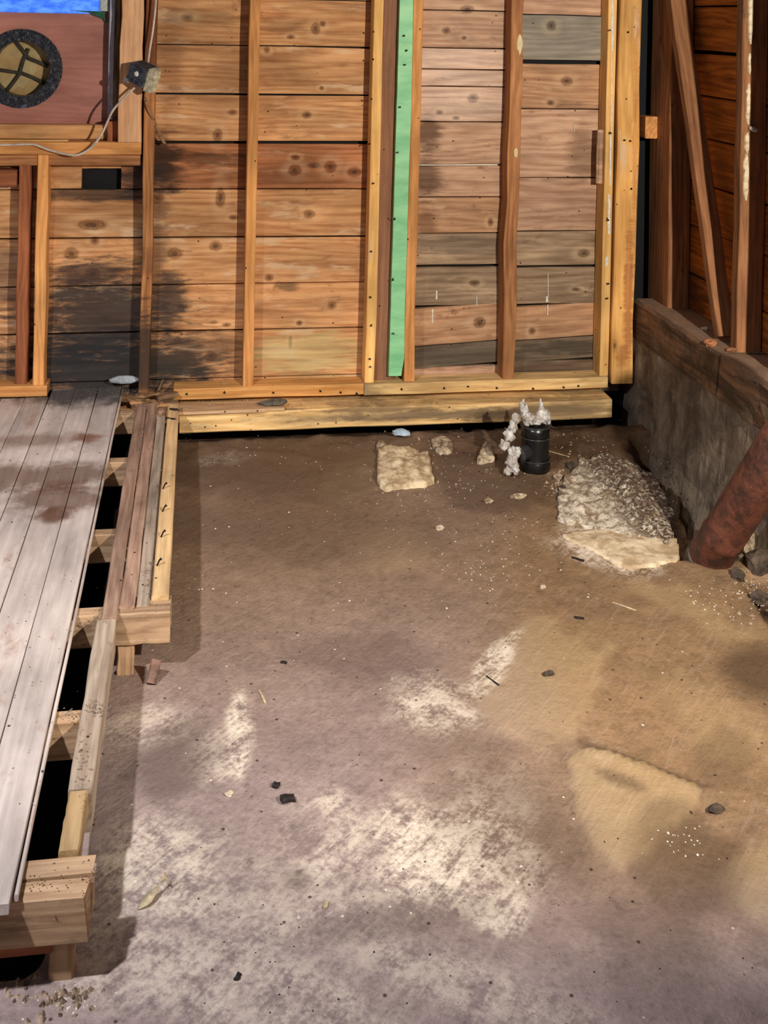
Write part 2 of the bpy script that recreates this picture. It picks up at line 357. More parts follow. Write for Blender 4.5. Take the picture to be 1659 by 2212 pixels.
# ------------------------------------------------------------------ concrete floor with uneven relief
def build_floor():
    xs = np.arange(-1.9, 2.45, 0.016); ys = np.arange(-4.5, 0.14, 0.016)
    nx, ny = len(xs), len(ys)
    X, Y = np.meshgrid(xs, ys); X = X.ravel(); Y = Y.ravel()
    def nz(x, y, s, k=0.0): return noise.noise(Vector((x * s + k, y * s - k, k * 1.7)))
    N1 = np.array([nz(a, b, 1.3, 3) for a, b in zip(X, Y)]); N2 = np.array([nz(a, b, 5.0, 9) for a, b in zip(X, Y)]); N3 = np.array([nz(a, b, 17.0, 21) for a, b in zip(X, Y)])
    N4 = np.array([nz(a, b, 11.0, 40) for a, b in zip(X, Y)])
    # photograph pixel of each floor point, for the stain outlines
    vx, vy, vz = X - CAM.x, Y - CAM.y, -CAM.z
    wd = vx * FW.x + vy * FW.y
    wd = np.where(wd < 0.05, 0.05, wd)
    px = CX + F * (vx * CR.x + vy * CR.y + vz * CR.z) / wd; py = CY - F * (vx * CU.x + vy * CU.y + vz * CU.z) / wd
    sc = np.clip((py - 40) / 1000, 0.4, 3)
    def ell(cx, cy, rx, ry, rot=0, soft=0.5, wob=0.5):
        a = math.radians(rot); dx, dy = px - cx, py - cy
        u = (dx * math.cos(a) + dy * math.sin(a)) / rx; v = (-dx * math.sin(a) + dy * math.cos(a)) / ry
        d = np.sqrt(u * u + v * v) + wob * (N2 * 0.7 + N3 * 0.4)
        t = np.clip((1 + soft / 2 - d) / soft, 0, 1); return t * t * (3 - 2 * t)
    def poly(pts, soft=14.0, wob=16.0):
        ins = np.zeros(len(px), bool); dm = np.full(len(px), 1e9); n = len(pts)
        for i in range(n):
            (x1, y1), (x2, y2) = pts[i], pts[(i + 1) % n]
            ins ^= ((y1 > py) != (y2 > py)) & (px < (x2 - x1) * (py - y1) / (y2 - y1 + 1e-9) + x1)
            t = np.clip(((px - x1) * (x2 - x1) + (py - y1) * (y2 - y1)) / ((x2 - x1) ** 2 + (y2 - y1) ** 2), 0, 1)
            dm = np.minimum(dm, np.hypot(px - x1 - t * (x2 - x1), py - y1 - t * (y2 - y1)))
        d = np.where(ins, dm, -dm) + wob * (N2 + N3 + 0.8 * N4)
        t = np.clip(0.5 + d / soft, 0, 1); return t * t * (3 - 2 * t)
    def poly_side(p0, p1, width):
        dx, dy = p1[0] - p0[0], p1[1] - p0[1]; L = math.hypot(dx, dy)
        s = ((px - p0[0]) * dx + (py - p0[1]) * dy) / L; d = ((px - p0[0]) * dy - (py - p0[1]) * dx) / L
        return s / L, d + 8 * N2
    Z = 0.006 * N1 + 0.003 * N2 + 0.0012 * N3
    Z += 0.022 * np.clip((Y + 0.9) / 0.8, 0, 1) ** 2                       # rises to the back wall
    Z += 0.012 * np.clip(N3 + 0.2, 0, 1) * np.clip((Y + 0.75) / 0.5, 0, 1)
    # dug-out trench along the right foundation
    xb = 1.73 - 0.23 * np.clip((-Y - 0.3) / 0.7, 0, 1) + 0.025 * N2 + 0.015 * N3
    tr = np.clip((X - xb) / 0.05, 0, 1) * np.clip((-0.27 - Y + 0.04 * N2) / 0.06, 0, 1) * np.clip((Y + 1.30 + 0.02 * N3) / 0.05, 0, 1)
    Z -= 0.20 * tr + 0.035 * tr * N3
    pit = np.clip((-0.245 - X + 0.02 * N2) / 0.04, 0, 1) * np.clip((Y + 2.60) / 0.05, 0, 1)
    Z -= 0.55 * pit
    Z -= 0.08 * np.clip((Y + 0.19) / 0.04, 0, 1)
    # broken rubble edge right of the rusty pipe
    rb = np.clip((X - (1.60 + 0.03 * N2) ) / 0.05, 0, 1) * np.clip((-1.38 - Y) / 0.1, 0, 1)
    Z -= 0.10 * rb; Z += rb * 0.04 * np.abs(N3 + N2)
    # step and scoured edges in the screed at lower right
    s, d = poly_side((1215, 1600), (1500, 1690), 1)
    stp = np.clip(1 - np.abs(s - 0.5) / 0.62, 0, 1) ** 0.5
    Z += 0.010 * stp * np.clip(1 - np.clip(d, 0, 300) / 160, 0, 1) * (d > 0) * -1.0 + 0.006 * stp * np.exp(-(d / 12) ** 2)
    s2, d2 = poly_side((1500, 1690), (1640, 2000), 1)
    Z += 0.008 * np.clip(1 - np.abs(s2 - 0.4) / 0.7, 0, 1) * np.exp(-(d2 / 28) ** 2) * N3 * 2
    pa = poly([(1030, 1500), (1062, 1420), (1110, 1375), (1180, 1345), (1260, 1360), (1330, 1400), (1300, 1470), (1250, 1560), (1215, 1600), (1130, 1590), (1040, 1570)], 30, 22)
    pb = poly([(1225, 1650), (1262, 1612), (1310, 1603), (1400, 1640), (1500, 1700), (1512, 1745), (1440, 1800), (1400, 1850), (1340, 1890), (1285, 1830), (1250, 1745)], 10, 9)
    pc_ = poly([(1530, 1890), (1600, 1835), (1700, 1800), (1760, 2050), (1660, 2010), (1570, 1960)], 40, 26)
    pd = poly([(1270, 1250), (1400, 1235), (1500, 1290), (1640, 1370), (1600, 1390), (1480, 1330), (1380, 1290)], 40, 22)
    Z += 0.005 * pa + 0.007 * pb
    # ---- stain weights, with painted light and shade among them
    eff = np.zeros_like(X)
    for e in [(515, 1580, 26, 110, 0, .6, .6, .8), (450, 1640, 60, 60, 30, .9, .8, .55), (930, 1840, 210, 95, 12, 1.0, 1.0, .85), (720, 1850, 110, 70, -20, .9, .8, .6), (1080, 1970, 60, 45, 0, .8, .8, .7), (930, 1520, 90, 60, 10, .9, .8, .6),
              (345, 1850, 120, 120, -40, 1.0, .8, .55), (340, 1570, 90, 50, 0, .9, .8, .45), (300, 2080, 260, 90, 20, 1.2, .6, .45), (560, 2120, 250, 70, 20, 1.2, .7, .4), (1310, 1185, 110, 40, 15, .9, .6, .8), (470, 1000, 60, 12, -5, .8, .5, .4), (1062, 1445, 34, 75, 32, .5, .6, .75), (1105, 1385, 40, 14, -35, .5, .6, .5), (960, 2110, 300, 60, 20, 1.2, .8, .35), (760, 1900, 400, 140, -20, 1.2, 1.0, .3)]:
        eff = np.maximum(eff, e[7] * ell(*e[:7]))
    dark = np.zeros_like(X)
    for e in [(370, 1660, 110, 75, -30, .7, .5, .8), (400, 1600, 60, 50, 0, .7, .5, .6), (790, 1430, 170, 55, 5, .9, .5, .45), (1650, 1455, 90, 60, 0, .8, .3, .9), (640, 1905, 40, 30, 0, .8, .5, .5), (560, 1000, 330, 90, 0, .9, .5, .75), (620, 1130, 380, 80, 0, 1.0, .5, .5), (1090, 1060, 150, 60, 10, .8, .7, .75), (1240, 960, 120, 60, 0, .8, .7, .7),  # the strong blot at the right edge is painted shade
              (1120, 1790, 200, 100, 25, .9, .5, .5), (1000, 1640, 110, 60, 20, .9, .5, .35), (850, 1990, 200, 40, -10, .9, .7, .4), (1400, 2030, 160, 70, 20, .9, .6, .45), (300, 1130, 60, 300, 0, .9, .3, .25), (1340, 1690, 60, 12, 20, .7, .4, .7), (1480, 1870, 120, 80, 20, .8, .7, .65), (1440, 1770, 60, 40, 0, .8, .8, .5), (1560, 1640, 60, 70, 0, .8, .7, .45), (1480, 2150, 260, 80, 20, .9, .6, .35)]:
        dark = np.maximum(dark, e[7] * ell(*e[:7]))
    s3, d3 = poly_side((1260, 1600), (1520, 1700), 1)
    dark = np.maximum(dark, 0.9 * np.exp(-(d3 / 9) ** 2) * ((s3 > -0.05) & (s3 < 1.05)))
    for (p0, p1, st) in [((620, 1085), (860, 1060), .5), ((735, 985), (830, 1060), .6), ((810, 1130), (830, 1290), .35), ((1200, 1190), (1215, 1240), .5)]:
        s4, d4 = poly_side(p0, p1, 1); dark = np.maximum(dark, st * np.exp(-(d4 / 6) ** 2) * ((s4 > 0) & (s4 < 1)))
    warm = np.clip((px - 560 - 0.30 * (py - 1100)) / 620, 0, 1) * np.clip((2150 - py) / 300, 0, 1)  # warm light on the right of the floor, painted into the tone
    warm = np.clip(np.maximum(warm, 0.75 * np.clip((1680 - py) / 450, 0, 1)) + 0.25 * N1, 0, 1)
    tan = np.zeros_like(X)
    tan = np.maximum.reduce([0.6 * pa, 0.85 * pb, 0.75 * pc_, 0.6 * pd])
    for e in [(1560, 1560, 110, 60, 20, .8, .7, .45), (850, 1190, 70, 60, 0, .8, .6, .35), (780, 1030, 80, 40, -15, .5, .5, .5), (450, 1100, 60, 30, 0, .9, .5, .2)]:
        tan = np.maximum(tan, e[7] * ell(*e[:7]))
    soil = np.clip(np.maximum(tr * 1.2, rb * 1.1), 0, 1)
    soil = np.maximum(soil, 0.55 * np.clip((Y + 0.62 + 0.12 * N2) / 0.14, 0, 1) * np.clip((X - 0.75) / 0.2, 0, 1))
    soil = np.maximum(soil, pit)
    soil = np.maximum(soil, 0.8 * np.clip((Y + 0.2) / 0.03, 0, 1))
    V = np.stack([X, Y, Z], 1)
    idx = np.arange(nx * ny).reshape(ny, nx)
    q = np.stack([idx[:-1, :-1], idx[:-1, 1:], idx[1:, 1:], idx[1:, :-1]], -1).reshape(-1, 4)
    me = bpy.data.meshes.new('floor'); me.from_pydata(V.tolist(), [], q.tolist()); me.update()
    for nm, arr in (('eff', eff), ('dark', dark), ('warm', warm), ('tan', tan), ('soil', soil), ('pit', pit)):
        a = me.attributes.new(nm, 'FLOAT', 'POINT'); a.data.foreach_set('value', arr.astype(np.float32))
    N = NT('concrete_floor')
    A = {k: N.n('ShaderNodeAttribute', attribute_name=k).outputs['Fac'] for k in ('eff', 'dark', 'warm', 'tan', 'soil', 'pit')}
    P = N.n('ShaderNodeNewGeometry').outputs['Position']
    a1 = N.noise(P, 3.2, 6, 0.6, 0.3); a2 = N.noise(P, 15, 6, 0.65, 0.3); a3 = N.noise(P, 75, 5, 0.7)
    rot = N.n('ShaderNodeVectorRotate'); rot.inputs['Angle'].default_value = 0.75; N.l(P, rot.inputs['Vector'])
    wv = N.n('ShaderNodeTexWave', wave_type='RINGS', rings_direction='Z'); N.l(N.vmath('SUBTRACT', P, tuple(hit(1330, 1760, 2, 0))), wv.inputs['Vector']); wv.inputs['Scale'].default_value = 26; wv.inputs['Distortion'].default_value = 24; wv.inputs['Detail'].default_value = 5; wv.inputs['Detail Scale'].default_value = 0.6
    arc = wv.outputs['Fac']
    pit2 = N.noise(P, 34, 6, 0.7, 0.4)
    sw = N.noise(N.vmath('MULTIPLY', rot.outputs[0], (70, 8, 8)), 1, 5, 0.65, 0.8)
    base = N.mix(A['warm'], lin((150, 132, 128)), lin((140, 112, 82)))
    tone = N.math('MULTIPLY_ADD', a1, 0.7, 0.65)
    tone = N.math('MULTIPLY', tone, N.math('MULTIPLY_ADD', a2, 0.9, 0.53)); tone = N.math('MULTIPLY', tone, N.math('MULTIPLY_ADD', a3, 0.8, 0.58))
    tone = N.math('MULTIPLY', tone, N.math('MULTIPLY_ADD', N.math('MULTIPLY', N.math('SUBTRACT', arc, .5), A['tan']), 0.16, 1.0)); tone = N.math('MULTIPLY', tone, N.math('MULTIPLY_ADD', N.step(pit2, 0.3, 0.5), 0.28, 0.76))
    c = N.mix(1.0, base, tone, 'MULTIPLY')
    c = N.mix(N.math('MULTIPLY', A['tan'], N.math('MULTIPLY_ADD', sw, 0.8, 0.45)), c, N.mix(A['warm'], lin((170, 154, 140)), lin((178, 150, 110))))
    c = N.mix(N.math('MULTIPLY', N.step(sw, 0.52, 0.72), 0.18), c, lin((190, 172, 158)))
    ef = N.math('MULTIPLY', A['eff'], N.step(N.math('ADD', N.math('ADD', N.math('MULTIPLY', a2, 0.55), N.math('MULTIPLY', sw, 0.35)), N.math('MULTIPLY', a3, 0.50)), 0.58, 0.82))
    c = N.mix(N.math('MULTIPLY', ef, 1.3, clamp=True), c, lin((226, 212, 192)))
    c = N.mix(N.math('MULTIPLY', A['dark'], N.math('MULTIPLY_ADD', a2, 0.5, 0.6), clamp=True), c, N.mix(A['warm'], lin((92, 76, 70)), lin((80, 62, 44))))
    # scattered scuffs and tiny bright / dark flecks
    vo = N.vor(P, 55.0); fl = N.math('MULTIPLY', N.step(vo.outputs['Distance'], 0.20, 0.12), N.math('GREATER_THAN', N.sep(vo.outputs['Color'])[0], 0.975))
    c = N.mix(N.math('MULTIPLY', fl, 0.8), c, lin((225, 215, 200)))
    vo2 = N.vor(N.vmath('ADD', P, (5, 3, 1)), 38.0); f2 = N.math('MULTIPLY', N.step(vo2.outputs['Distance'], 0.18, 0.1), N.math('GREATER_THAN', N.sep(vo2.outputs['Color'])[0], 0.93))
    c = N.mix(N.math('MULTIPLY', f2, 0.85), c, lin((48, 36, 28)))
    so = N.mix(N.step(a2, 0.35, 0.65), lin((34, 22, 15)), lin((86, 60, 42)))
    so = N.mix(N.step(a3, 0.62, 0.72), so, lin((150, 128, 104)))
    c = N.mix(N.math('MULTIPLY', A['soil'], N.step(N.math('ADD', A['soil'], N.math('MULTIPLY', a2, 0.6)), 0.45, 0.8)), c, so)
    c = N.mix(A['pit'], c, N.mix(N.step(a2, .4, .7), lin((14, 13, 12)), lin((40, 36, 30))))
    N.base(c); N.rough(N.math('MULTIPLY_ADD', a2, 0.25, 0.55)); N.b.inputs['Specular IOR Level'].default_value = 0.3
    N.bump(N.math('ADD', N.math('MULTIPLY', a2, 0.6), N.math('ADD', N.math('MULTIPLY', a3, 0.5), N.math('MULTIPLY', N.math('ADD', sw, pit2), 0.4))), 0.75, 0.008)
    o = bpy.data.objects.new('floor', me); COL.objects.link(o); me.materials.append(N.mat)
    for p in me.polygons: p.use_smooth = True
    setprops(o, 'stained uneven concrete slab with pale efflorescence and tan trowelled patches', 'floor', kind='structure')
    return o, X.reshape(ny, nx), Y.reshape(ny, nx), Z.reshape(ny, nx)
floor, FX, FY, FZ = build_floor()
def fz(x, y):
    j = int(np.clip(round((x + 1.9) / 0.016), 0, FZ.shape[1] - 1)); i = int(np.clip(round((y + 4.5) / 0.016), 0, FZ.shape[0] - 1))
    return float(FZ[i, j])
def fp(px, py):
    p = hit(px, py, 2, 0.0)
    for _ in range(3): p = hit(px, py, 2, max(fz(p.x, p.y), -0.02))
    return p

# ------------------------------------------------------------------ back wall: added black sheet and sheathing boards
def sheet(name, x0, x1, z0, z1, y, t, mat, holes=()):
    """thin upright board with rectangular holes"""
    xs = sorted({x0, x1, *[h[0] for h in holes], *[h[1] for h in holes]}); zs = sorted({z0, z1, *[h[2] for h in holes], *[h[3] for h in holes]})
    parts = []
    for i in range(len(xs) - 1):
        for k in range(len(zs) - 1):
            cx, cz = (xs[i] + xs[i + 1]) / 2, (zs[k] + zs[k + 1]) / 2
            if any(h[0] < cx < h[1] and h[2] < cz < h[3] for h in holes): continue
            a = [(xs[i + p], y + q * t, zs[k + r]) for p in (0, 1) for q in (0, 1) for r in (0, 1)]
            parts.append((a, [(0, 4, 5, 1), (2, 3, 7, 6), (0, 1, 3, 2), (4, 6, 7, 5), (0, 2, 6, 4), (1, 5, 7, 3)]))
    return merge(parts)
WX1 = hx(247, 150, 0.0); WZ0 = hz(120, 305, 0.0)           # window opening: right edge and bottom
V_, F_ = sheet('wall_back', -1.9, 2.3, -0.8, 2.4, 0.045, 0.012, M_gap_dark, holes=[(-1.5, WX1, WZ0, 2.2)])
wall_back = pymesh('wall_back', V_, F_, M_gap_dark, origin=(0, 0, 0)); setprops(wall_back, 'old horizontal board sheathing of the back wall seen between open studs', 'wall', kind='structure')
TB = 0.024
def plank(x0, x1, z0, z1, mat, dy=0.0, nseg=3, tilt=0.0, jit=0.0008):
    return bar('plank', (x0, YS + TB / 2 + dy, (z0 + z1) / 2 - tilt), (x1, YS + TB / 2 + dy, (z0 + z1) / 2 + tilt), z1 - z0, TB, (0, 0, 1), mat, wall_back, nseg=nseg, jit=jit, ch=0.002)
rows = [0.02, 0.199, 0.391, 0.579, 0.768, 0.962, 1.152, 1.346, 1.543, 1.735, 1.93, 2.12, 2.32]
XB = hx(812, 400, 0.0)
HX0, HX1, HZ1 = hx(176, 385, 0.0), hx(262, 385, 0.0), hz(220, 364, 0.0)
for i in range(len(rows) - 1):
    z0, z1 = rows[i] + 0.0026, rows[i + 1] - 0.0026
    dy = random.uniform(0, 0.004)
    if i == 6: z0 += 0.003
    if i == 5:
        plank(-1.88, HX0, z0, z1, M_plank, dy); plank(HX0 + 0.001, HX1 - 0.001, HZ1, z1, M_plank, dy); plank(HX1, XB, z0, z1 - 0.004, M_plank_red, dy)
    elif i >= 6: plank(WX1, XB, z0, z1, M_plank, dy); plank(-1.88, -1.5, z0, z1, M_plank, dy)
    else: plank(-1.88, XB, z0, z1, M_plank, dy)
# boards of the bay between the green trim and the brown stud
XC0, XC1, XD1 = hx(870, 400, 0.0), hx(1102, 400, 0.0), hx(1345, 400, 0.0)
def zs(px, ys): return [hz(px, y, 0.0) for y in ys]
la = zs(1000, [-150, -60, 23, 104, 150, 187, 263, 355, 426, 504, 573, 660, 742, 790, 850])
for i in range(len(la) - 1):
    z1, z0 = la[i] - 0.002, la[i + 1] + 0.002
    if i == 7: z1 -= 0.006
    if i == 10: z1 -= 0.007
    plank(XC0, XC1, z0, z1, [M_plank_b, M_plank_b, M_plank_b, M_plank_pink, M_plank_pink, M_plank_pink, M_plank_b, M_plank_b, M_plank_or, M_plank_gb, M_plank_gb, M_plank_or, M_plank_dk, M_plank_b][i], random.uniform(0, 0.005), tilt=0.012 if i in (11, 12) else 0.0)
# white strip standing in for daylight through the open joint
o = box('daylight_strip', XC0, XC1, 0.028, 0.036, la[7] - 0.03, la[7] + 0.02, 0, plain('daylight_white', (250, 244, 230), 0.6, var=0.08), wall_back)
lb = zs(1210, [-150, -60, 33, 136, 236, 384, 499, 574, 657, 730, 778, 850])
for i in range(len(lb) - 1):
    z1, z0 = lb[i] - 0.002, lb[i + 1] + 0.002
    if i == 2: z0 += 0.010
    if i == 3: z1 -= 0.003
    if i == 7: z1 -= 0.005
    plank(XC1 + 0.001, XD1, z0, z1, [M_plank_b, M_plank_b, M_plank_g, M_plank_or, M_plank_b, M_plank_b, M_plank_gb, M_plank_gb, M_plank_or, M_plank_dk, M_plank_dk][i], random.uniform(0, 0.005) - (0.008 if i == 2 else 0), tilt=0.010 if i in (8, 9) else 0.0)
lx = zs(850, [-150, 100, 310, 520, 720, 850])
for i in range(len(lx) - 1): plank(XB + 0.002, XC0 - 0.002, lx[i + 1] + .002, lx[i] - .002, M_plank_b, 0.006)

# ------------------------------------------------------------------ studs and framing of the back wall
ZPL = 0.192     # top of bottom plate
ZT = 2.4
def stud(name, l, r, yb, mat, z0, label, z1=ZT, front=YF, back=-0.002, jit=0.0012, nseg=8, lean=0.0, cat='stud', group='open wall studs'):
    x0, x1 = hx(l, yb, front), hx(r, yb, front)
    a = Vector(((x0 + x1) / 2 - lean * 0.3, (front + back) / 2, z0)); b = Vector(((x0 + x1) / 2 + lean * (z1 - z0 - 0.3), (front + back) / 2, z1))
    o = bar(name, a, b, x1 - x0, back - front, (1, 0, 0), mat, nseg=nseg, jit=jit, ch=0.0025)
    return setprops(o, label, cat, group)
ZC = hz(40, 340, YF)     # top of the cripple studs under the window
stud('wall_stud', 305.5, 328, 550, M_char, ZP, 'wall stud charred at its foot, right of the window opening')
stud('wall_stud', 531, 553, 500, M_stud, ZPL, 'thin orange wall stud in the middle of the wide left board bays')
sB = stud('wall_stud', 797, 818, 460, M_fresh, ZPL, 'bright yellow wall stud left of the green painted strip', lean=0.004)
stud('wall_stud', 880, 902, 460, M_stud, ZPL, 'narrow orange wall stud touching the right edge of the green strip', lean=0.006)
sD = stud('wall_stud', 1094, 1120, 460, M_stud_brown, ZPL, 'wavy brown wall stud with pale chips between the two right bays', jit=0.0035, nseg=12, lean=0.006)
e1 = stud('wall_stud', 1303, 1322, 460, M_fresh, ZPL, 'slim yellow wall stud with white paint streaks beside the corner post', lean=0.004)
stud('wall_stud', 38, 63, 500, M_stud_red, ZP + 0.04, 'short red brown stud below the window, leftmost one', z1=ZC - 0.02, front=-0.075)
stud('wall_stud', 76, 100, 560, M_stud, ZP + 0.04, 'short orange stud below the window standing on the low plate', z1=ZC + 0.035)
# trimmer at the window's right side
x0, x1 = hx(258, 150, -0.12), hx(307, 150, -0.12)
o = box('window_trimmer', x0, x1, -0.12, -0.02, hz(280, 307, -0.12), ZT, 2, wood('trimmer_pale', (242, 196, 152), (206, 146, 102), knots=0.05, spots=0.25, contrast=0.7, pale=0.3), nseg=10, jit=0.003); setprops(o, 'broad orange trimmer post beside the window carrying the junction box', 'post')
# corner post
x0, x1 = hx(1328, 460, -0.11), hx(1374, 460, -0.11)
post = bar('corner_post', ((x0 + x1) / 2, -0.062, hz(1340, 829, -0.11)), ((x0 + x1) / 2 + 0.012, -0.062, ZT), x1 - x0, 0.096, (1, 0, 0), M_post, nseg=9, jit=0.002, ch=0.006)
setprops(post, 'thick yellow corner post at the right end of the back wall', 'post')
M_white = plain('white_paint', (240, 236, 222), 0.6, var=0.12)
for (pxx, ya, yb, wd) in [(1325, 0, 110, 5), (1323, 112, 285, 3), (1321, 290, 400, 4), (1318, 420, 505, 6), (1313, 555, 575, 7)]:
    p = hit(pxx, ya, 1, YF - .001); q = hit(pxx, yb, 1, YF - .001)
    bar('paint_streak', (q.x - .004, YF - .0005, q.z), (p.x - .004, YF - .0005, p.z), wd * 0.0018, 0.004, (1, 0, 0), M_white, e1, nseg=7, jit=0.0009)
o = box('thin_board', hx(1288, 340, -.06), hx(1302, 340, -.06), -0.068, -0.055, hz(1294, 396, -.06), hz(1294, 280, -.06), 2, M_plank_b, nseg=2); setprops(o, 'small thin board scrap fixed beside the slim yellow stud', 'board')
# old mastic seam, brown trim, green strip
x0, x1 = hx(818, 460, -0.05), hx(857, 460, -0.05)
o = bar('trim_board', ((x0 + x1) / 2 - 0.002, -0.03, ZPL), ((x0 + x1) / 2 + 0.012, -0.03, ZT), x1 - x0 + 0.012, 0.05, (1, 0, 0), M_brown_board, nseg=8, jit=0.001); setprops(o, 'flat dull brown board between the bright stud and the green strip', 'board')
x0, x1 = hx(849, 500, -0.085), hx(880, 500, -0.085)
zb = hz(860, 812, -0.085)
V = []; Fc = []
nseg = 30
for i in range(nseg + 1):
    z = zb + (ZT - zb) * i / nseg; le = 0.006 * (z - 0.8)
    wv = 0.0016 * noise.noise(Vector((z * 9, 3, 0))); wr = 0.003 * noise.noise(Vector((z * 14, 8, 0))); gr = 0.006 * min(1, max(-1, (z - 0.8)))
    a, b = x0 + le + wv + 0.004 * (z - 0.8), x1 + le + wr + gr + 0.003
    if i == 0: b -= 0.01
    V += [(a, -0.086, z), (b, -0.086, z), (b, -0.055, z), (a, -0.055, z)]
for i in range(nseg):
    for k in range(4): Fc.append((i * 4 + k, i * 4 + (k + 1) % 4, i * 4 + 4 + (k + 1) % 4, i * 4 + 4 + k))
Fc += [(3, 2, 1, 0), tuple(nseg * 4 + k for k in range(4))]
strip = o = pymesh('painted_strip', V, Fc, M_green); setprops(o, 'mint green painted vertical board between two studs', 'board')
# grey mastic remains on the bright stud's side
zt, zb2 = ZT, hz(815, 375, -0.08); V = []; Fc = []; n = 40
xm = hx(818, 0, -0.08) + 0.001
for i in range(n + 1):
    z = zb2 + (zt - zb2) * i / n; le = 0.006 * (z - 1.7); wv = 0.004 * noise.noise(Vector((z * 16, 1, 4))); wd = 0.018 + 0.005 * noise.noise(Vector((z * 12, 6, 2)))
    if i < 5: wd *= 0.3 + 0.14 * i
    V += [(xm + le, -0.088 + wv * .3, z), (xm + le + wd, -0.078 + wv, z), (xm + le + wd, -0.05, z), (xm + le, -0.05, z)]
for i in range(n):
    for k in range(4): Fc.append((i * 4 + k, i * 4 + (k + 1) % 4, i * 4 + 4 + (k + 1) % 4, i * 4 + 4 + k))
Fc += [(3, 2, 1, 0), tuple(n * 4 + k for k in range(4))]
o = pymesh('mortar_seam', V, Fc, plain('grey_mortar', (150, 136, 118), 0.9, var=0.3, scale=60, bump=0.6)); setprops(o, 'crumbling grey mortar seam beside the bright yellow stud', 'mortar')

# bottom plates and the beam below
xj = hx(786, 845, -0.1)
xp0, xp1 = hx(375, 850, -0.1), hx(1312, 840, -0.1)
plate_a = o = box('bottom_plate', xp0, xj - 0.001, -0.102, -0.004, 0.148, ZPL, 0, wood('plate_orange', (240, 184, 112), (196, 132, 70), knots=0.12, spots=0.4), nseg=5, jit=0.0012); setprops(o, 'orange bottom plate of the back wall, left length ending near the floor boards', 'plate')
plate_b = o = box('bottom_plate', xj + 0.001, xp1, -0.104, -0.004, 0.145, ZPL - 0.001, 0, M_beam, nseg=5, jit=0.0012); setprops(o, 'paler bottom plate of the back wall, right length ending at the corner post', 'plate')
xb0, xb1 = hx(388, 900, -0.2), hx(1322, 880, -0.2)
o = box('sill_beam', xb0, xb1, -0.2, 0.02, 0.052, 0.128, 0, M_beam, nseg=8, jit=0.0018, ch=0.005); setprops(o, 'heavy pale weathered beam lying under the back wall plates', 'beam')
o = box('bottom_plate', -1.6, hx(101, 860, -0.1), -0.102, -0.004, ZP, ZP + 0.042, 0, M_stud, nseg=4); setprops(o, 'short bottom plate under the window studs on the plank floor', 'plate')
# broken board lying on the beam
V = []; Fc = []; n = 14; xa, xb = hx(368, 890, -0.22), hx(615, 888, -0.22)
for i in range(n + 1):
    x = xa + (xb - xa) * i / n; fr = -0.222 + 0.006 * noise.noise(Vector((x * 25, 2, 0))) + (0.012 if i > n - 3 else 0)
    V += [(x, fr, 0.132), (x, -0.112, 0.132), (x, -0.112, 0.142), (x, fr + 0.004, 0.143)]
for i in range(n):
    for k in range(4): Fc.append((i * 4 + k, i * 4 + (k + 1) % 4, i * 4 + 4 + (k + 1) % 4, i * 4 + 4 + k))
Fc += [(3, 2, 1, 0), tuple(n * 4 + k for k in range(4))]
o = pymesh('broken_board', V, Fc, wood('board_pale', (206, 172, 132), (150, 112, 80), knots=0.0, spots=0.4, dirt=0.3, dcol=(150, 128, 104))); setprops(o, 'thin broken board lying on the beam with a frayed front edge', 'board')

for (x, ya, yb, w_) in [(1182, 640, 652, 6), (1183, 658, 680, 3), (943, 628, 646, 4), (935, 668, 697, 3), (1030, 640, 660, 2), (1184, 590, 640, 1.5), (1240, 268, 284, 1.5), (1105, 400, 412, 2)]:
    p, q = hit(x, ya, 1, YS), hit(x, yb, 1, YS); bar('paint_drip', (q.x, -0.0002, q.z), (p.x, -0.0002, p.z), w_ * .0018, .003, (1, 0, 0), M_white, wall_back, nseg=4, jit=.0006)
# window: sill rails, sash, plywood infill with round vent, frame
zA, zB = hz(150, 306, -0.1), hz(150, 334, -0.1)
o = box('trim_1', -1.6, hx(305, 320, -0.1), -0.105, 0.0, zB, zA, 0, M_stud, nseg=5, jit=0.002); setprops(o, 'upper rail of the rough window sill', 'trim', kind='structure')
zC = hz(150, 358, -0.09)
o = box('trim_2', -1.6, hx(303, 345, -0.085), -0.085, 0.0, zC, zB - 0.002, 0, M_stud_brown, nseg=5, jit=0.0015); setprops(o, 'lower rail of the rough window sill', 'trim', kind='structure')
o = box('header_block', -1.3, hx(36, 385, -.08), -0.08, -0.002, hz(20, 402, -.08), hz(20, 367, -.08), 0, M_stud_red, nseg=3); setprops(o, 'short red brown block between the left window studs', 'block')
p, q = hit(-40, 301, 1, -.1), hit(150, 308, 1, -.1); o = bar('wood_lath', (p.x, -.095, zA + .004), (q.x, -.098, zA + .004), .012, .006, (0, 1, 0), M_fresh, nseg=5, jit=.001, ragged=(.01, .02)); setprops(o, 'thin pale lath lying on the window sill rail', 'lath')
win = empty('window_1', (hx(120, 300, 0.0), 0.0, zA)); setprops(win, 'window opening boarded with brown plywood below blue film', 'window', kind='structure')
PY = 0.03
px1 = hx(236, 150, PY); zt = hz(120, 22, PY); zb = hz(120, 268, PY)
pc = hit(47, 148, 1, PY); R0 = 84 * 0.00187
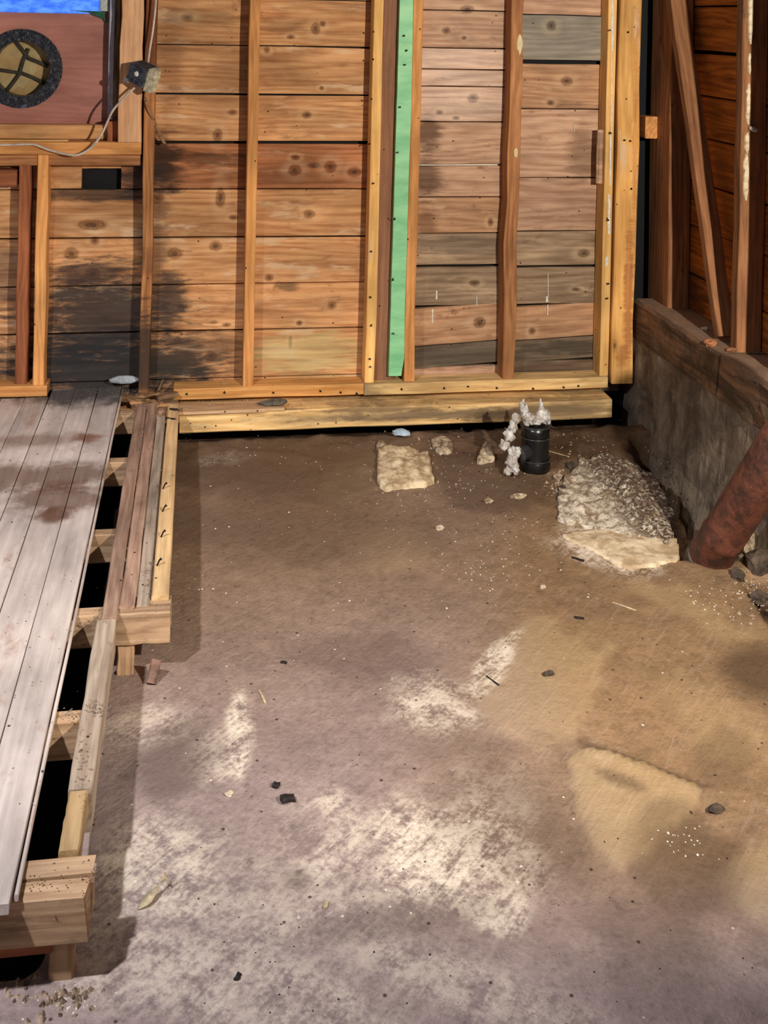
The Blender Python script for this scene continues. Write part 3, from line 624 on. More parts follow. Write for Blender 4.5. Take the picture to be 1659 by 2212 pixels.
# plywood panel with a round hole
V = []; Fc = []; n = 64; xL, xRr, zLo, zHi = -1.5, px1, zb - 0.02, zt
def rim(a):
    dx, dz = math.cos(a), math.sin(a); t = 9
    if dx > 1e-6: t = min(t, (xRr - pc.x) / dx)
    if dx < -1e-6: t = min(t, (xL - pc.x) / dx)
    if dz > 1e-6: t = min(t, (zHi - pc.z) / dz)
    if dz < -1e-6: t = min(t, (zLo - pc.z) / dz)
    return (pc.x + dx * t, pc.z + dz * t)
angs = sorted([2 * math.pi * k / n for k in range(n)] + [math.atan2(b - pc.z, a - pc.x) % (2 * math.pi) for a in (xL, xRr) for b in (zLo, zHi)])
n = len(angs)
for a in angs:
    ox, oz = rim(a); ix, iz = pc.x + R0 * 0.985 * math.cos(a), pc.z + R0 * 0.985 * math.sin(a)
    V += [(ox, PY, oz), (ix, PY, iz), (ix, PY + .012, iz), (ox, PY + .012, oz)]
for i in range(n):
    j = (i + 1) % n
    for k in range(4): Fc.append((i * 4 + k, j * 4 + k, j * 4 + (k + 1) % 4, i * 4 + (k + 1) % 4))
M_ply = wood('plywood_red', (190, 132, 118), (160, 104, 92), knots=0.0, spots=0.0, contrast=0.6, rough=0.5)
o = pymesh('plywood_panel', V, Fc, M_ply, win)
def ring(r0, r1, y0, y1, seg=56):
    V = []; Fc = []
    for k in range(seg):
        a = 2 * math.pi * k / seg; cx, cz = math.cos(a), math.sin(a)
        V += [(pc.x + r1 * cx, y0, pc.z + r1 * cz), (pc.x + r0 * cx, y0, pc.z + r0 * cz), (pc.x + r0 * 0.98 * cx, y1, pc.z + r0 * .98 * cz), (pc.x + r1 * cx, y1, pc.z + r1 * cz)]
    for i in range(seg):
        j = (i + 1) % seg
        for k in range(4): Fc.append((i * 4 + k, i * 4 + (k + 1) % 4, j * 4 + (k + 1) % 4, j * 4 + k))
    return V, Fc
N = NT('dark_ring_glints'); tc = N.n('ShaderNodeTexCoord').outputs['Object']; q = N.noise(tc, 45, 5, 0.65, 0.6); q2 = N.noise(N.vmath('ADD', tc, (3, 1, 2)), 13, 3, .55, 1.5)
N.base(N.mix(N.step(q2, 0.60, 0.70), lin((14, 20, 36)), lin((84, 92, 112)))); N.rough(0.3); N.bump(q, 0.8, 0.01)  # pale flecks paint glints into the dark ring colour
o = pymesh('vent_ring', *ring(R0 * 0.70, R0, PY - 0.006, PY + 0.10), N.mat, win)
# inside of the vent: mottled tan patches, lattice shade built as dark strips
N = NT('vent_back'); tc = N.n('ShaderNodeTexCoord').outputs['Object']; vo = N.vor(tc, 11.0); q = N.noise(tc, 22, 5, 0.6)
c = N.mix(N.sep(vo.outputs['Color'])[0], lin((176, 164, 118)), lin((160, 118, 66))); c = N.mix(1.0, c, N.math('MULTIPLY_ADD', q, 1.0, 0.5), 'MULTIPLY'); N.base(c); N.rough(0.7); M_vb = N.mat
V = []; Fc = []; seg = 40
V.append((pc.x, PY + 0.06, pc.z))
for k in range(seg): a = 2 * math.pi * k / seg; V.append((pc.x + R0 * .75 * math.cos(a), PY + 0.06, pc.z + R0 * .75 * math.sin(a)))
Fc = [(0, k + 1, (k + 1) % seg + 1) for k in range(seg)]
o = pymesh('vent_back', V, Fc, M_vb, win)
M_dk = plain('dark_strip', (62, 56, 46), 0.8, var=0.3)
for (a, b) in [((-0.2, 0.66), (0.12, 0.25), ), ((0.12, 0.25), (0.6, 0.05)), ((0.1, 0.5), (-0.1, -0.15)), ((-0.1, -0.15), (-0.4, -0.6)), ((-0.1, -0.1), (0.55, -0.4)), ((-0.65, -0.05), (-0.1, -0.12))]:
    bar('vent_strip', (pc.x + a[0] * R0, PY + .05, pc.z + a[1] * R0), (pc.x + b[0] * R0, PY + .05, pc.z + b[1] * R0), 0.014, 0.008, (0, 0, 1), M_dk, win, nseg=2)
# blue film above, lit by daylight from outside
N = NT('blue_film'); tc = N.n('ShaderNodeTexCoord').outputs['Object']; q = N.noise(N.vmath('MULTIPLY', tc, (14, 14, 30)), 1, 5, 0.6)
c = N.mix(N.step(q, 0.35, 0.65), lin((40, 96, 225)), lin((86, 142, 255))); N.base(c); N.rough(0.3); N.put(N.b.inputs['Emission Color'], c); N.b.inputs['Emission Strength'].default_value = 0.85
zt2 = hz(120, 23, 0.02)
o = box('blue_film', -1.5, hx(218, 10, 0.02), 0.02, 0.026, zt2 - 0.01, 2.2, 0, N.mat, win)
M_grey = plain('grey_frame', (176, 176, 190), 0.45, var=0.12)
o = box('window_frame', hx(234, 150, -0.02), hx(247, 150, -0.02), -0.025, 0.042, hz(240, 255, -0.02), 2.2, 2, M_grey, win, nseg=4, jit=.0005)
o = box('window_frame', hx(216, 10, 0.0), hx(236, 10, 0.0), 0.0, 0.04, hz(225, 24, 0.0), 2.2, 2, plain('grey_frame_b', (190, 196, 190), 0.5, var=0.15), win, nseg=2)
o = box('jamb_strip', hx(247, 150, -0.03), hx(259, 150, -0.03), -0.03, 0.04, hz(250, 262, -0.03), 2.2, 2, wood('rotten_strip', (150, 120, 80), (62, 46, 34), spots=0.8, dirt=0.8, dcol=(34, 26, 20)), win, nseg=10, jit=0.002)
o = box('bottom_sash', -1.5, hx(231, 285, -0.03), -0.035, 0.028, hz(120, 300, -0.03), hz(120, 269, -0.03), 0, wood('sash_pale', (226, 176, 122), (186, 132, 82), knots=0.05, spots=0.2), win, nseg=4)
o = box('sash_block', hx(231, 285, -0.06), hx(257, 285, -0.06), -0.07, 0.03, hz(240, 306, -0.06), hz(240, 262, -0.06), 2, M_stud_red, win, nseg=3, jit=0.002)
# scrap of green tape at the film's lower corner
V = [hit(x, y, 1, 0.016) for x, y in [(150, 22), (228, 25), (231, 52), (222, 40), (204, 34), (190, 27)]]
V += [v + Vector((0, 0.003, 0)) for v in V]
o = pymesh('green_tape', V, [tuple(range(5, -1, -1)), tuple(range(6, 12))] + [(i, (i + 1) % 6, 6 + (i + 1) % 6, 6 + i) for i in range(6)], plain('green_tape', (24, 92, 66), 0.6), win)

# ------------------------------------------------------------------ junction box and cables
jb = hit(308, 160, 1, -0.178); jbx = empty('junction_box', jb); setprops(jbx, 'tilted grey metal junction box splashed with plaster, on the window trimmer', 'junction box')
M_galv = plain('galvanised', (150, 152, 160), 0.38, metal=0.75, var=0.4, scale=40)
M_dgalv = plain('box_inside', (52, 56, 66), 0.6, var=0.4)
M_plas = plain('spackle', (214, 206, 176), 0.85, var=0.25, scale=50, bump=0.6)
R_ = Matrix.Rotation(math.radians(24), 3, 'Y') @ Matrix.Rotation(math.radians(-28), 3, 'Z') @ Matrix.Rotation(math.radians(18), 3, 'X')
def jbox(name, lo, hi, mat, ch=0.002):
    a = Vector((lo[0], (lo[1] + hi[1]) / 2, (lo[2] + hi[2]) / 2)); b = Vector((hi[0], a.y, a.z))
    o = bar(name, jb + R_ @ a, jb + R_ @ b, hi[1] - lo[1], hi[2] - lo[2], R_ @ Vector((0, 1, 0)), mat, jbx, nseg=2, jit=0.0004, ch=ch); return o
s = 0.038
jbox('back_plate', (-s, s * .9, -s), (s, s, s), M_galv); jbox('side_plate', (-s, -s, -s), (s, s * .9, -s + .004), M_galv); jbox('side_plate', (-s, -s, s - .004), (s, s * .9, s), M_dgalv)
jbox('side_plate', (-s, -s, -s), (-s + .004, s * .9, s), M_galv); jbox('side_plate', (s - .004, -s, -s), (s, s * .9, s), M_galv); jbox('cover_plate', (-s, -s - .004, -s * .95), (s * .95, -s, s), plain('box_front', (104, 108, 122), 0.42, metal=0.6, var=0.45, scale=50))
V, Fc = lump((0, 0, 0), (0.010, 0.004, 0.010), 3, 2, 0.5); V = [jb + R_ @ (v + Vector((0.0, -s - .004, .006))) for v in V]; pymesh('paint_blob', V, Fc, M_white, jbx)
jbox('clamp', (-s - .006, -s - .01, -s - .004), (-s + .012, -s + .02, -s + .012), plain('bright_zinc', (224, 226, 232), 0.25, metal=0.9, var=0.2))
V = []; Fc = []; n = 12
for i in range(n + 1):
    t = i / n; z = -s * 1.25 + t * s * 2.4; a = 0.005 * noise.noise(Vector((t * 9, 2, 1))); wdd = 0.03 + 0.012 * noise.noise(Vector((t * 7, 5, 3)))
    for (xx, yy) in ((s + .002, -s * .8), (s + wdd, -s * .8 + a), (s + wdd, s * .4), (s + .002, s * .4)): V.append(jb + R_ @ Vector((xx, yy, z)))
for i in range(n):
    for k in range(4): Fc.append((i * 4 + k, i * 4 + (k + 1) % 4, i * 4 + 4 + (k + 1) % 4, i * 4 + 4 + k))
Fc += [(3, 2, 1, 0), tuple(n * 4 + k for k in range(4))]
pymesh('plaster_rim', V, Fc, M_plas, jbx)
M_cable = plain('white_cable', (214, 200, 184), 0.5, var=0.15)
def cable(name, pts, y, r, label, mat=M_cable, cat='cable'):
    P = catmull([hit(p[0], p[1], 1, p[2] if len(p) > 2 else y) for p in pts], 8)
    V, Fc = tube_mesh(P, r, 8); o = pymesh(name, V, Fc, mat, smooth=True); return setprops(o, label, cat)
cable('cable', [(339, -220), (338, -80), (337, 0), (331, 60), (324, 105), (320, 135)], -0.14, 0.0042, 'thin white cable dropping from above into the junction box')
cable('cable', [(292, 188, -.17), (268, 212, -.18), (243, 240, -.16), (222, 285, -.14), (198, 318, -.14), (166, 335, -.14), (130, 330, -.13), (100, 322, -.12), (70, 312, -.115), (20, 313, -.115), (-60, 312, -.115)], -0.13, 0.0046, 'white cable looping from the junction box down to the window sill rail')
cable('cable', [(313, 212, -.12), (322, 240, -.1), (333, 262, -.085), (344, 288, -.07), (352, 305, -.06), (358, 310, -.06)], -0.09, 0.006, 'frayed cloth covered cable hanging beside the charred stud', plain('cloth_cable', (176, 134, 96), 0.9, var=0.4, scale=120))

# ------------------------------------------------------------------ left deck: joists, planks, rails
deck = empty('floor_deck', (-0.9, -1.3, ZP)); setprops(deck, 'worn grey brown strip flooring on the left platform', 'floor', kind='structure')
XE = -0.283
PW = [hit(190, 1200, 2, ZP).x, hit(119, 1200, 2, ZP).x, hit(47, 1200, 2, ZP).x]; pw = (PW[0] - PW[2]) / 2
YEND = hit(25, 1955, 2, ZP).y
x = XE
for k in range(16):
    cut = [-0.012, YEND + 0.01 * random.random() + (0.02 if k % 2 else 0)]
    if k % 3 == 1: cut.insert(1, random.uniform(-2.0, -0.8))
    if k > 0 and k < 4: cut[0] = -0.012
    ytop = -0.105 if x - pw < hx(101, 860, -0.1) else -0.012
    cut[0] = ytop
    for a, b in zip(cut[:-1], cut[1:]):
        bar('plank', (x - pw / 2, b, ZP - 0.0095), (x - pw / 2, a - 0.001, ZP - 0.0095), pw - 0.0022, 0.018, (1, 0, 0), M_deck, deck, nseg=3, jit=0.0006, ch=0.0012)
    x -= pw
bar('edge_strip', (XE + .0055, YEND + .03, ZP - 0.012), (XE + .0055, -0.02, ZP - 0.012), .007, .012, (1, 0, 0), M_deck, deck, nseg=10, jit=0.0008)
jy = [hit(*p, 2, ZJ).y for p in [(250, 884), (250, 988), (225, 1142), (195, 1311), (155, 1533), (120, 1852)]]
JH = 0.082
jl = ['floor joist crossing the gap nearest the back wall', 'floor joist crossing the gap, second from the back wall', 'floor joist crossing the gap beside the row of four rails, third from the wall', 'floor joist whose sawn end carries the rail ends, midway along the platform', 'floor joist buried in plaster dust behind the near end of the gap', 'long joist at the near end of the platform, with a splintered sawn end']
xe = [-0.10, -0.10, -0.10, -0.17, -0.185, hit(198, 1930, 2, ZJ).x]
for i, y in enumerate(jy):
    o = box('floor_joist', -1.75, xe[i], y - 0.042, y, ZJ - JH, ZJ - (0.0005 if i < 4 else 0), 0, M_joist, nseg=5, jit=0.001, ragged=(0, 0.004)); setprops(o, jl[i], 'joist', 'joists under the plank floor')
# near joist is doubled, its outer leaf in front
o = box('floor_joist', -1.75, xe[5] - 0.002, jy[5] - 0.088, jy[5] - 0.044, ZJ - JH - 0.004, ZJ - 0.004, 0, M_joist, nseg=5, jit=0.0016, ragged=(0, 0.012)); setprops(o, 'front leaf of the doubled joist closest to the camera', 'joist', 'joists under the plank floor')
o = box('ledger', -1.75, hit(110, 2040, 1, jy[5] - .09).x, jy[5] - 0.075, jy[5] - 0.03, ZJ - JH - 0.03, ZJ - JH - 0.006, 0, M_stud_red, nseg=4); setprops(o, 'red brown ledger strip under the nearest joist', 'ledger')
# joist end block by the rails
xa, xb = hit(252, 1322, 2, ZJ).x, hit(370, 1322, 2, ZJ).x; yk = hit(310, 1324, 2, ZJ).y
o = box('joist_end', xa, xb, yk, yk + 0.085, ZJ - JH, ZJ, 0, M_joist, nseg=4, jit=0.002, ragged=(0, 0.004), ch=0.004); setprops(o, 'short sawn timber block under the ends of the floor rails', 'timber block')
# rails: four narrow timbers running to the wall
def rail(l, r, y0, y1, mat, label, z=ZJ + 0.012, h=0.06, yref=1200, **kw):
    x0, x1 = hit(l, yref, 2, z).x, hit(r, yref, 2, z).x
    o = box('floor_rail', x0 + 0.0008, x1 - 0.0008, y0, y1, z - h, z, 1, mat, nseg=kw.pop('nseg', 8), jit=kw.pop('jit', 0.001), ch=0.003, **kw); return setprops(o, label, 'rail', 'narrow timbers along the platform edge')
yk2 = hit(220, 1345, 2, ZJ).y
rail(240, 272, yk2, -0.20, M_rail, 'brown floor rail bordering the open gap, first from the plank floor', h=0.011)
rail(273, 304, yk + 0.02, -0.20, M_rail, 'brown floor rail second from the plank floor', h=0.011)
rail(305, 332, yk + 0.03, -0.33, M_rail_grey, 'dusty grey floor rail sunk between its neighbours', z=ZJ + 0.006, h=0.006)
rail_pale = rail(334, 369, hit(350, 1280, 2, ZJ + .02).y, -0.225, M_rail_new, 'pale new floor rail with nails, along the platform edge', z=ZJ + 0.016, h=0.055)
rail(195, 240, hit(160, 1715, 2, ZJ).y, yk2 - 0.001, M_rail_grey, 'dusty grey floor rail between the mid block and the near end', yref=1416, z=ZJ + 0.008, h=0.085)
rail(146, 189, jy[5] + 0.003, hit(160, 1718, 2, ZJ).y, M_rail_new, 'short clean pale length of floor rail next to the nearest joist', yref=1722, z=ZJ + 0.008, h=0.05)
# posts
def post_(l, r, yb, yd, zt, label, mat=M_joist):
    x0, x1 = hit(l, yb, 1, yd).x, hit(r, yb, 1, yd).x
    o = box('prop_post', x0, x1, yd, yd + 0.05, -0.02, zt, 2, mat, nseg=3, jit=0.0015); return setprops(o, label, 'post', 'short props under the platform')
post_(106, 160, 2080, jy[5] - 0.07, ZJ - JH - 0.008, 'short square prop under the near joist, standing in dust')
post_(252, 289, 1450, yk + 0.012, ZJ - JH, 'short prop under the timber block at mid platform')

# ------------------------------------------------------------------ right side: foundation, sill timber, studs, boards
N = NT('old_concrete'); tc = N.n('ShaderNodeTexCoord').outputs['Object']
q1 = N.noise(tc, 7, 7, 0.65, 0.4); q2 = N.noise(N.vmath('MULTIPLY', tc, (30, 30, 7)), 1, 6, 0.65); q3 = N.noise(tc, 60, 5, 0.7)
c = N.mix(N.step(q1, 0.35, 0.65), lin((92, 78, 62)), lin((146, 130, 110))); c = N.mix(N.math('MULTIPLY', N.step(q2, 0.56, 0.7), 0.5), c, lin((176, 164, 148))); c = N.mix(N.math('MULTIPLY', N.step(q2, 0.45, 0.32), 0.6), c, lin((64, 48, 34))); c = N.mix(N.math('MULTIPLY', N.step(q3, 0.6, 0.7), 0.5), c, lin((60, 46, 36)))
N.base(c); N.rough(0.9); N.bump(N.math('ADD', q1, q3), 0.6, 0.01); M_conc = N.mat
zst = 0.505; zsb = hit(1526, 842, 0, XR).z
V = []; Fc = []; ny, nzz = 90, 14
for i in range(ny + 1):
    y = 0.02 - 2.6 * i / ny
    for k in range(nzz + 1):
        z = -0.3 + (zsb + 0.3) * k / nzz; p = Vector((XR, y, z))
        dx = 0.012 * noise.noise(p * 6) + 0.006 * noise.noise(p * 19) - 0.03 * max(0, 0.12 - z) / 0.3
        V.append((XR + dx, y, z + (0.004 * noise.noise(p * 15) if k == nzz else 0)))
    V.append((XR + 0.25, y, zsb))
r = nzz + 2
for i in range(ny):
    for k in range(nzz + 1): Fc.append((i * r + k, i * r + k + 1, (i + 1) * r + k + 1, (i + 1) * r + k))
wr = pymesh('wall_right', V, Fc, M_conc, origin=(XR, -1.0, -0.3)); setprops(wr, 'old concrete foundation of the right wall with dark board sheathing above', 'wall', kind='structure')
# sill timber in two lengths
ysp = hit(1552, 820, 0, XR).y
def sill(y0, y1, label, seed, rot=0.0):
    V = []; Fc = []; n = 24; pr = [(XR - .004, zsb + .002), (XR - .004, zsb + .04), (XR - .004, zsb + .09), (XR - 0.002, zst - 0.012), (XR + 0.01, zst), (XR + .07, zst), (XR + .2, zst - .005), (XR + .2, zsb + .002)]
    for i in range(n + 1):
        y = y0 + (y1 - y0) * i / n
        for k, (x, z) in enumerate(pr):
            p = Vector((x * 3, y, z)); d = 0.006 * noise.noise(p * 12 + Vector((seed, 0, 0))) + rot * 0.02 * noise.noise(p * 30)
            if k in (2, 3): d += rot * 0.016 * max(0, noise.noise(Vector((y * 9, z * 20, seed))))
            V.append((x + (d if k < 5 else 0), y, z + (d * 0.6 if 2 < k < 7 else 0)))
    m_ = len(pr)
    for i in range(n):
        for k in range(m_): Fc.append((i * m_ + k, i * m_ + (k + 1) % m_, (i + 1) * m_ + (k + 1) % m_, (i + 1) * m_ + k))
    Fc += [tuple(range(m_ - 1, -1, -1)), tuple(n * m_ + k for k in range(m_))]
    o = pymesh('sill_timber', V, Fc, None or M_sillx); return setprops(o, label, 'timber', 'sill timbers on the right foundation')
N = NT('sill_rot'); P = N.n('ShaderNodeNewGeometry').outputs['Position']; a1 = N.noise(N.vmath('MULTIPLY', P, (30, 3, 30)), 1, 6, 0.65, 0.5); a2 = N.noise(P, 8, 5, 0.6); a3 = N.noise(P, 55, 5, 0.7)
c = N.mix(N.step(a1, 0.35, 0.65), lin((70, 50, 34)), lin((138, 104, 74))); c = N.mix(N.math('MULTIPLY', N.step(a2, 0.45, 0.62), 0.75), c, lin((66, 54, 34))); c = N.mix(N.math('MULTIPLY', N.step(a3, 0.58, 0.68), 0.5), c, lin((160, 128, 98)))
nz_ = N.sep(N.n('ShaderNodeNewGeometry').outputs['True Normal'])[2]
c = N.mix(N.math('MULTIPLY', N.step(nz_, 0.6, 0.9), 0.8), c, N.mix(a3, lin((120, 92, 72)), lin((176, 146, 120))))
N.base(c); N.rough(0.9); N.bump(a1, 0.6, 0.006); M_sillx = N.mat
sill(ysp + 0.004, -0.06, 'mouldy sill timber on the foundation ending behind the corner post', 2.0)
sill(-2.6, ysp - 0.004, 'rotten red brown sill timber on the foundation, near length', 9.0, 1.0)
# sheathing boards
rz = [hit(1600, y, 0, XRB).z for y in (14, 113, 218, 318, 425, 540, 665)]
zr = [2.3, 2.1, 1.92] + [hit(1540, 14, 0, XRB).z, hit(1512, 111, 0, XRB).z, hit(1540, 211, 0, XRB).z, hit(1541, 304, 0, XRB).z, hit(1448, 375, 0, XRB).z, hit(1446, 466, 0, XRB).z, hit(1450, 570, 0, XRB).z, 0.50]
for i in range(len(zr) - 1):
    z1, z0 = zr[i] - 0.003, zr[i + 1] + 0.003
    if i == 4: z1 -= 0.008
    for (ya, yb) in ((-1.15, 0.03), (-2.6, -1.153)):
        bar('plank', (XRB + 0.012 + random.uniform(0, 0.006), ya, (z0 + z1) / 2), (XRB + 0.012 + random.uniform(0, 0.006), yb, (z0 + z1) / 2), z1 - z0, 0.024, (0, 0, 1), M_rwall, wr, nseg=3, jit=0.0012)
o = box('backing', XRB + 0.05, XRB + 0.062, -2.6, 0.05, 0.3, 2.35, 1, M_gap_dark, wr)
# studs of the right wall
def rstud(l, r, yb, label, mat=M_rstud, x0=XRS, depth=None, **kw):
    ya, yb_ = hit(l, yb, 0, x0).y, hit(r, yb, 0, x0).y
    o = box('wall_stud', x0, XRB - 0.002, yb_, ya, zst - 0.004, 2.3, 2, mat, nseg=8, jit=0.0016, **kw); return setprops(o, label, 'stud', 'studs of the dark right wall')
rstud(1404, 1447, 300, 'broad dim corner stud of the right wall just behind the corner post')
ya = hit(1585, 400, 0, XRS).y
o = box('wall_stud', XRS, XRB - 0.002, ya - 0.05, ya, zst - 0.004, 2.3, 2, M_rstud, nseg=8, jit=0.002); setprops(o, 'dark right wall stud with its lit edge added as a pale strip', 'stud', 'studs of the dark right wall')
y2 = ya - 0.05
rstud(1690, 1720, 400, 'right wall stud at the frame edge beyond the lit edge strip')
# diagonal brace
p0, p1 = hit(1446, 0, 0, XRS - 0.005), hit(1552, 735, 0, XRS - 0.005)
d = (p1 - p0).normalized(); p0 = p0 - d * 0.6
o = bar('diagonal_brace', p0 + Vector((0.03, 0, 0)), p1 + Vector((0.03, 0, 0)) - d * 0.012, 0.04, 0.07, (0, 1, 0), M_rstud, nseg=10, jit=0.0022); setprops(o, 'slanting brace across the dark right wall bay', 'brace')
b0 = hit(1392, 250, 0, XRS - .04)
o = box('nailing_block', XR + 0.02, XRS - 0.003, b0.y - 0.05, b0.y + 0.05, hit(1392, 297, 0, XRS - .04).z, b0.z, 1, M_stud, nseg=2); setprops(o, 'small orange nailing block behind the corner post', 'block')
# lit edge of that stud, built as a line of pale pieces
V = []; Fc = []
M_lit_edge = plain('lit_edge_strip', (232, 214, 180), 0.85, var=0.25, scale=40, bump=0.5)
stk = empty('lit_edge_strip', (XRS, y2 - 0.002, 1.0)); setprops(stk, 'broken pale strip standing for the lit edge of the right wall stud', 'plaster')
for (ya_, yb_, wpx) in [(-60, 95, 14), (115, 160, 9), (180, 268, 13), (286, 330, 13), (331, 432, 16)]:
    za, zb_ = hit(1618, ya_, 1, y2).z, hit(1618, yb_, 1, y2).z
    V = []; Fc = []; n = 10; xc = hit(1622 - 0.03 * (ya_ + yb_) / 2, (ya_ + yb_) / 2, 1, y2).x
    for i in range(n + 1):
        t = i / n; z = zb_ + (za - zb_) * t; wdd = wpx * 0.00085 * (0.75 + 0.5 * noise.noise(Vector((z * 40, wpx, 2)))) * (0.35 + 0.65 * min(1, 5 * t, 5 * (1 - t)))
        o_ = 0.004 * noise.noise(Vector((z * 25, 3, wpx)))
        for (dx, dy) in ((-1, 0), (-.7, -.006), (.7, -.007), (1, 0)): V.append((xc + o_ + dx * wdd, y2 + dy - 0.0005, z))
    for i in range(n):
        for k in range(4): Fc.append((i * 4 + k, i * 4 + (k + 1) % 4, i * 4 + 4 + (k + 1) % 4, i * 4 + 4 + k))
    Fc += [(3, 2, 1, 0), tuple(n * 4 + k for k in range(4))]
    pymesh('lit_edge_piece', V, Fc, M_lit_edge, stk)
cp = hit(1627, 279, 1, y2 - 0.012)
V, Fc = tube_mesh(catmull([cp + Vector((-0.012, 0.006, 0.006)), cp, cp + Vector((0.014, -0.004, -0.006))], 5), [0.004, 0.006, 0.0075, 0.008, 0.0085, 0.009, 0.0085, 0.008, 0.007, 0.006, 0.004], 10)
o = pymesh('knob_insulator', V, Fc, plain('porcelain', (210, 206, 200), 0.2, var=0.2), smooth=True); setprops(o, 'small shiny porcelain knob on the right wall stud', 'insulator')

for (x, y, r, lab, mt) in [(1535, 745, (.022, .018, .012), 'orange crumpled scrap lying on the right sill timber', plain('orange_scrap', (226, 150, 104), .8, var=.3)), (1522, 712, (.012, .010, .007), 'small pale chip on the right sill timber beside the brace', M_white), (1580, 760, (.02, .014, .010), 'brown crumb of wood at the foot of the right wall stud', M_rstud)]:
    V, Fc = lump(hit(x, y, 2, zst) + Vector((0, 0, r[2] * .6)), r, x, 2, .5); o = pymesh('debris_scrap', V, Fc, mt); setprops(o, lab, 'scrap')
# ------------------------------------------------------------------ black drain stub with insulation
bp = fp(1155, 1012); bz = bp.z
RP = 0.052
bpo = empty('drain_pipe', (bp.x, bp.y, bz)); setprops(bpo, 'short black plastic drain stub rising from the slab near the beam', 'pipe')
M_abs = plain('black_abs', (16, 18, 18), 0.28, var=0.3, spec=0.6, bump=0.1)
M_abs2 = plain('abs_rib', (58, 62, 60), 0.3, var=0.3, spec=0.6)
M_dust = plain('abs_dusty', (58, 58, 60), 0.7, var=0.4)
hp = hit(1155, 915, 1, bp.y).z - bz
V, Fc = lathe([(RP * 1.08, -0.03), (RP * 1.1, 0.03), (RP * 1.04, 0.036), (RP * .98, 0.05), (RP * .98, hp - 0.05), (RP * 1.0, hp - 0.03), (RP * 1.04, hp), (RP * .94, hp), (RP * .92, hp - 0.1)], (bp.x, bp.y, bz), 36); pymesh('pipe_body', V, Fc, M_abs, bpo, True)
for z_, r_ in ((hp - 0.045, 1.05), (hp - 0.004, 1.1), (0.04, 1.12)):
    P = [Vector((bp.x + RP * r_ * math.cos(a), bp.y + RP * r_ * math.sin(a), bz + z_)) for a in [2 * math.pi * k / 36 for k in range(37)]]
    V, Fc = tube_mesh(P, 0.0028, 6); pymesh('pipe_rib', V, Fc, M_abs2 if z_ > 0.05 else M_dust, bpo, True)
V, Fc = tube_mesh([Vector((bp.x - 0.03, bp.y - 0.02, bz + 0.075)), Vector((bp.x - .062, bp.y - .035, bz + 0.07)), Vector((bp.x - .066, bp.y - .037, bz + 0.07)), Vector((bp.x - .076, bp.y - .042, bz + 0.068))], [.026, .026, .03, .03], 20); pymesh('side_branch', V, Fc, M_dust, bpo, True)
N = NT('insulation'); tc = N.n('ShaderNodeTexCoord').outputs['Object']; q = N.noise(tc, 70, 5, .7, 1.0); q2 = N.noise(tc, 24, 4, .6)
N.base(N.mix(N.step(q2, .4, .66), lin((200, 190, 178)), lin((246, 244, 240)))); N.rough(0.95); N.bump(q, 1.0, 0.01); M_ins = N.mat
def wad(name, blobs, label, seed):
    ps = [lump(c, r, seed + i, 3, 0.7, 1.6) for i, (c, r) in enumerate(blobs)]
    V, Fc = merge(ps); o = pymesh(name, V, Fc, M_ins, smooth=True); return setprops(o, label, 'insulation', 'white insulation wads by the drain stub')
def at(px, py, dy=0.0): return hit(px, py, 1, bp.y + dy)
wad('insulation_wad', [(at(1133, 890, -.01), (.014, .014, .032)), (at(1142, 905, -.02), (.02, .02, .022)), (at(1160, 908), (.03, .03, .016)), (at(1172, 898, .01), (.022, .022, .026)), (at(1168, 880, .01), (.01, .01, .022)), (at(1128, 876, -.01), (.009, .009, .018)), (at(1183, 902, 0), (.012, .014, .022))], 'torn white insulation stuffed in the top of the black drain stub', 4)
wad('insulation_wad', [(at(1113, 905, -.02), (.014, .014, .02)), (at(1107, 922, -.03), (.015, .014, .02)), (at(1100, 940, -.03), (.018, .016, .024)), (at(1090, 962, -.03), (.018, .016, .018)), (at(1110, 978, -.05), (.022, .018, .024)), (at(1106, 1000, -.06), (.022, .018, .024)), (at(1112, 1012, -.07), (.016, .014, .02)), (at(1097, 1018, -.06), (.012, .012, .016))], 'strand of white insulation hanging down the left of the black drain stub', 20)

# ------------------------------------------------------------------ rusty pipe at the right
N = NT('rusty_iron'); tc = N.n('ShaderNodeTexCoord').outputs['Object']; q = N.noise(tc, 16, 6, .65, .4); q3 = N.noise(tc, 70, 5, .7)
c = N.mix(N.step(q, .35, .65), lin((58, 34, 26)), lin((112, 64, 48))); c = N.mix(N.math('MULTIPLY', N.step(q3, .62, .72), .6), c, lin((170, 110, 84))); c = N.mix(N.step(N.noise(tc, 6, 3), .6, .75), c, lin((44, 34, 30)))
N.base(c); N.rough(0.55); N.bump(N.math('ADD', q, q3), .5, .006); N.b.inputs['Specular IOR Level'].default_value = 0.5; M_rust = N.mat
rp0 = hit(1532, 1205, 2, 0.0); rp1 = hit(1715, 915, 1, rp0.y - 0.36)
ax = (rp1 - rp0).normalized(); RR = 0.066
rpo = empty('iron_pipe', rp0); setprops(rpo, 'leaning rusty iron soil pipe at the right edge', 'pipe')
P = [rp0 - ax * 0.22, rp0 - ax * .01, rp0 + ax * 0.012, rp0 + ax * 0.03, rp0 + ax * 0.11, rp0 + ax * .115, rp0 + ax * .125, rp0 + ax * .30, rp1 + ax * 0.45]
V, Fc = tube_mesh(P, [RR * .98, RR * 1.0, RR * 1.02, RR * 1.0, RR * .99, RR * 1.03, RR * .98, RR * .98, RR * .98], 32); pymesh('pipe_body', V, Fc, M_rust, rpo, True)
P = [rp0 - ax * 0.02, rp0 - ax * 0.0, rp0 + ax * 0.006]
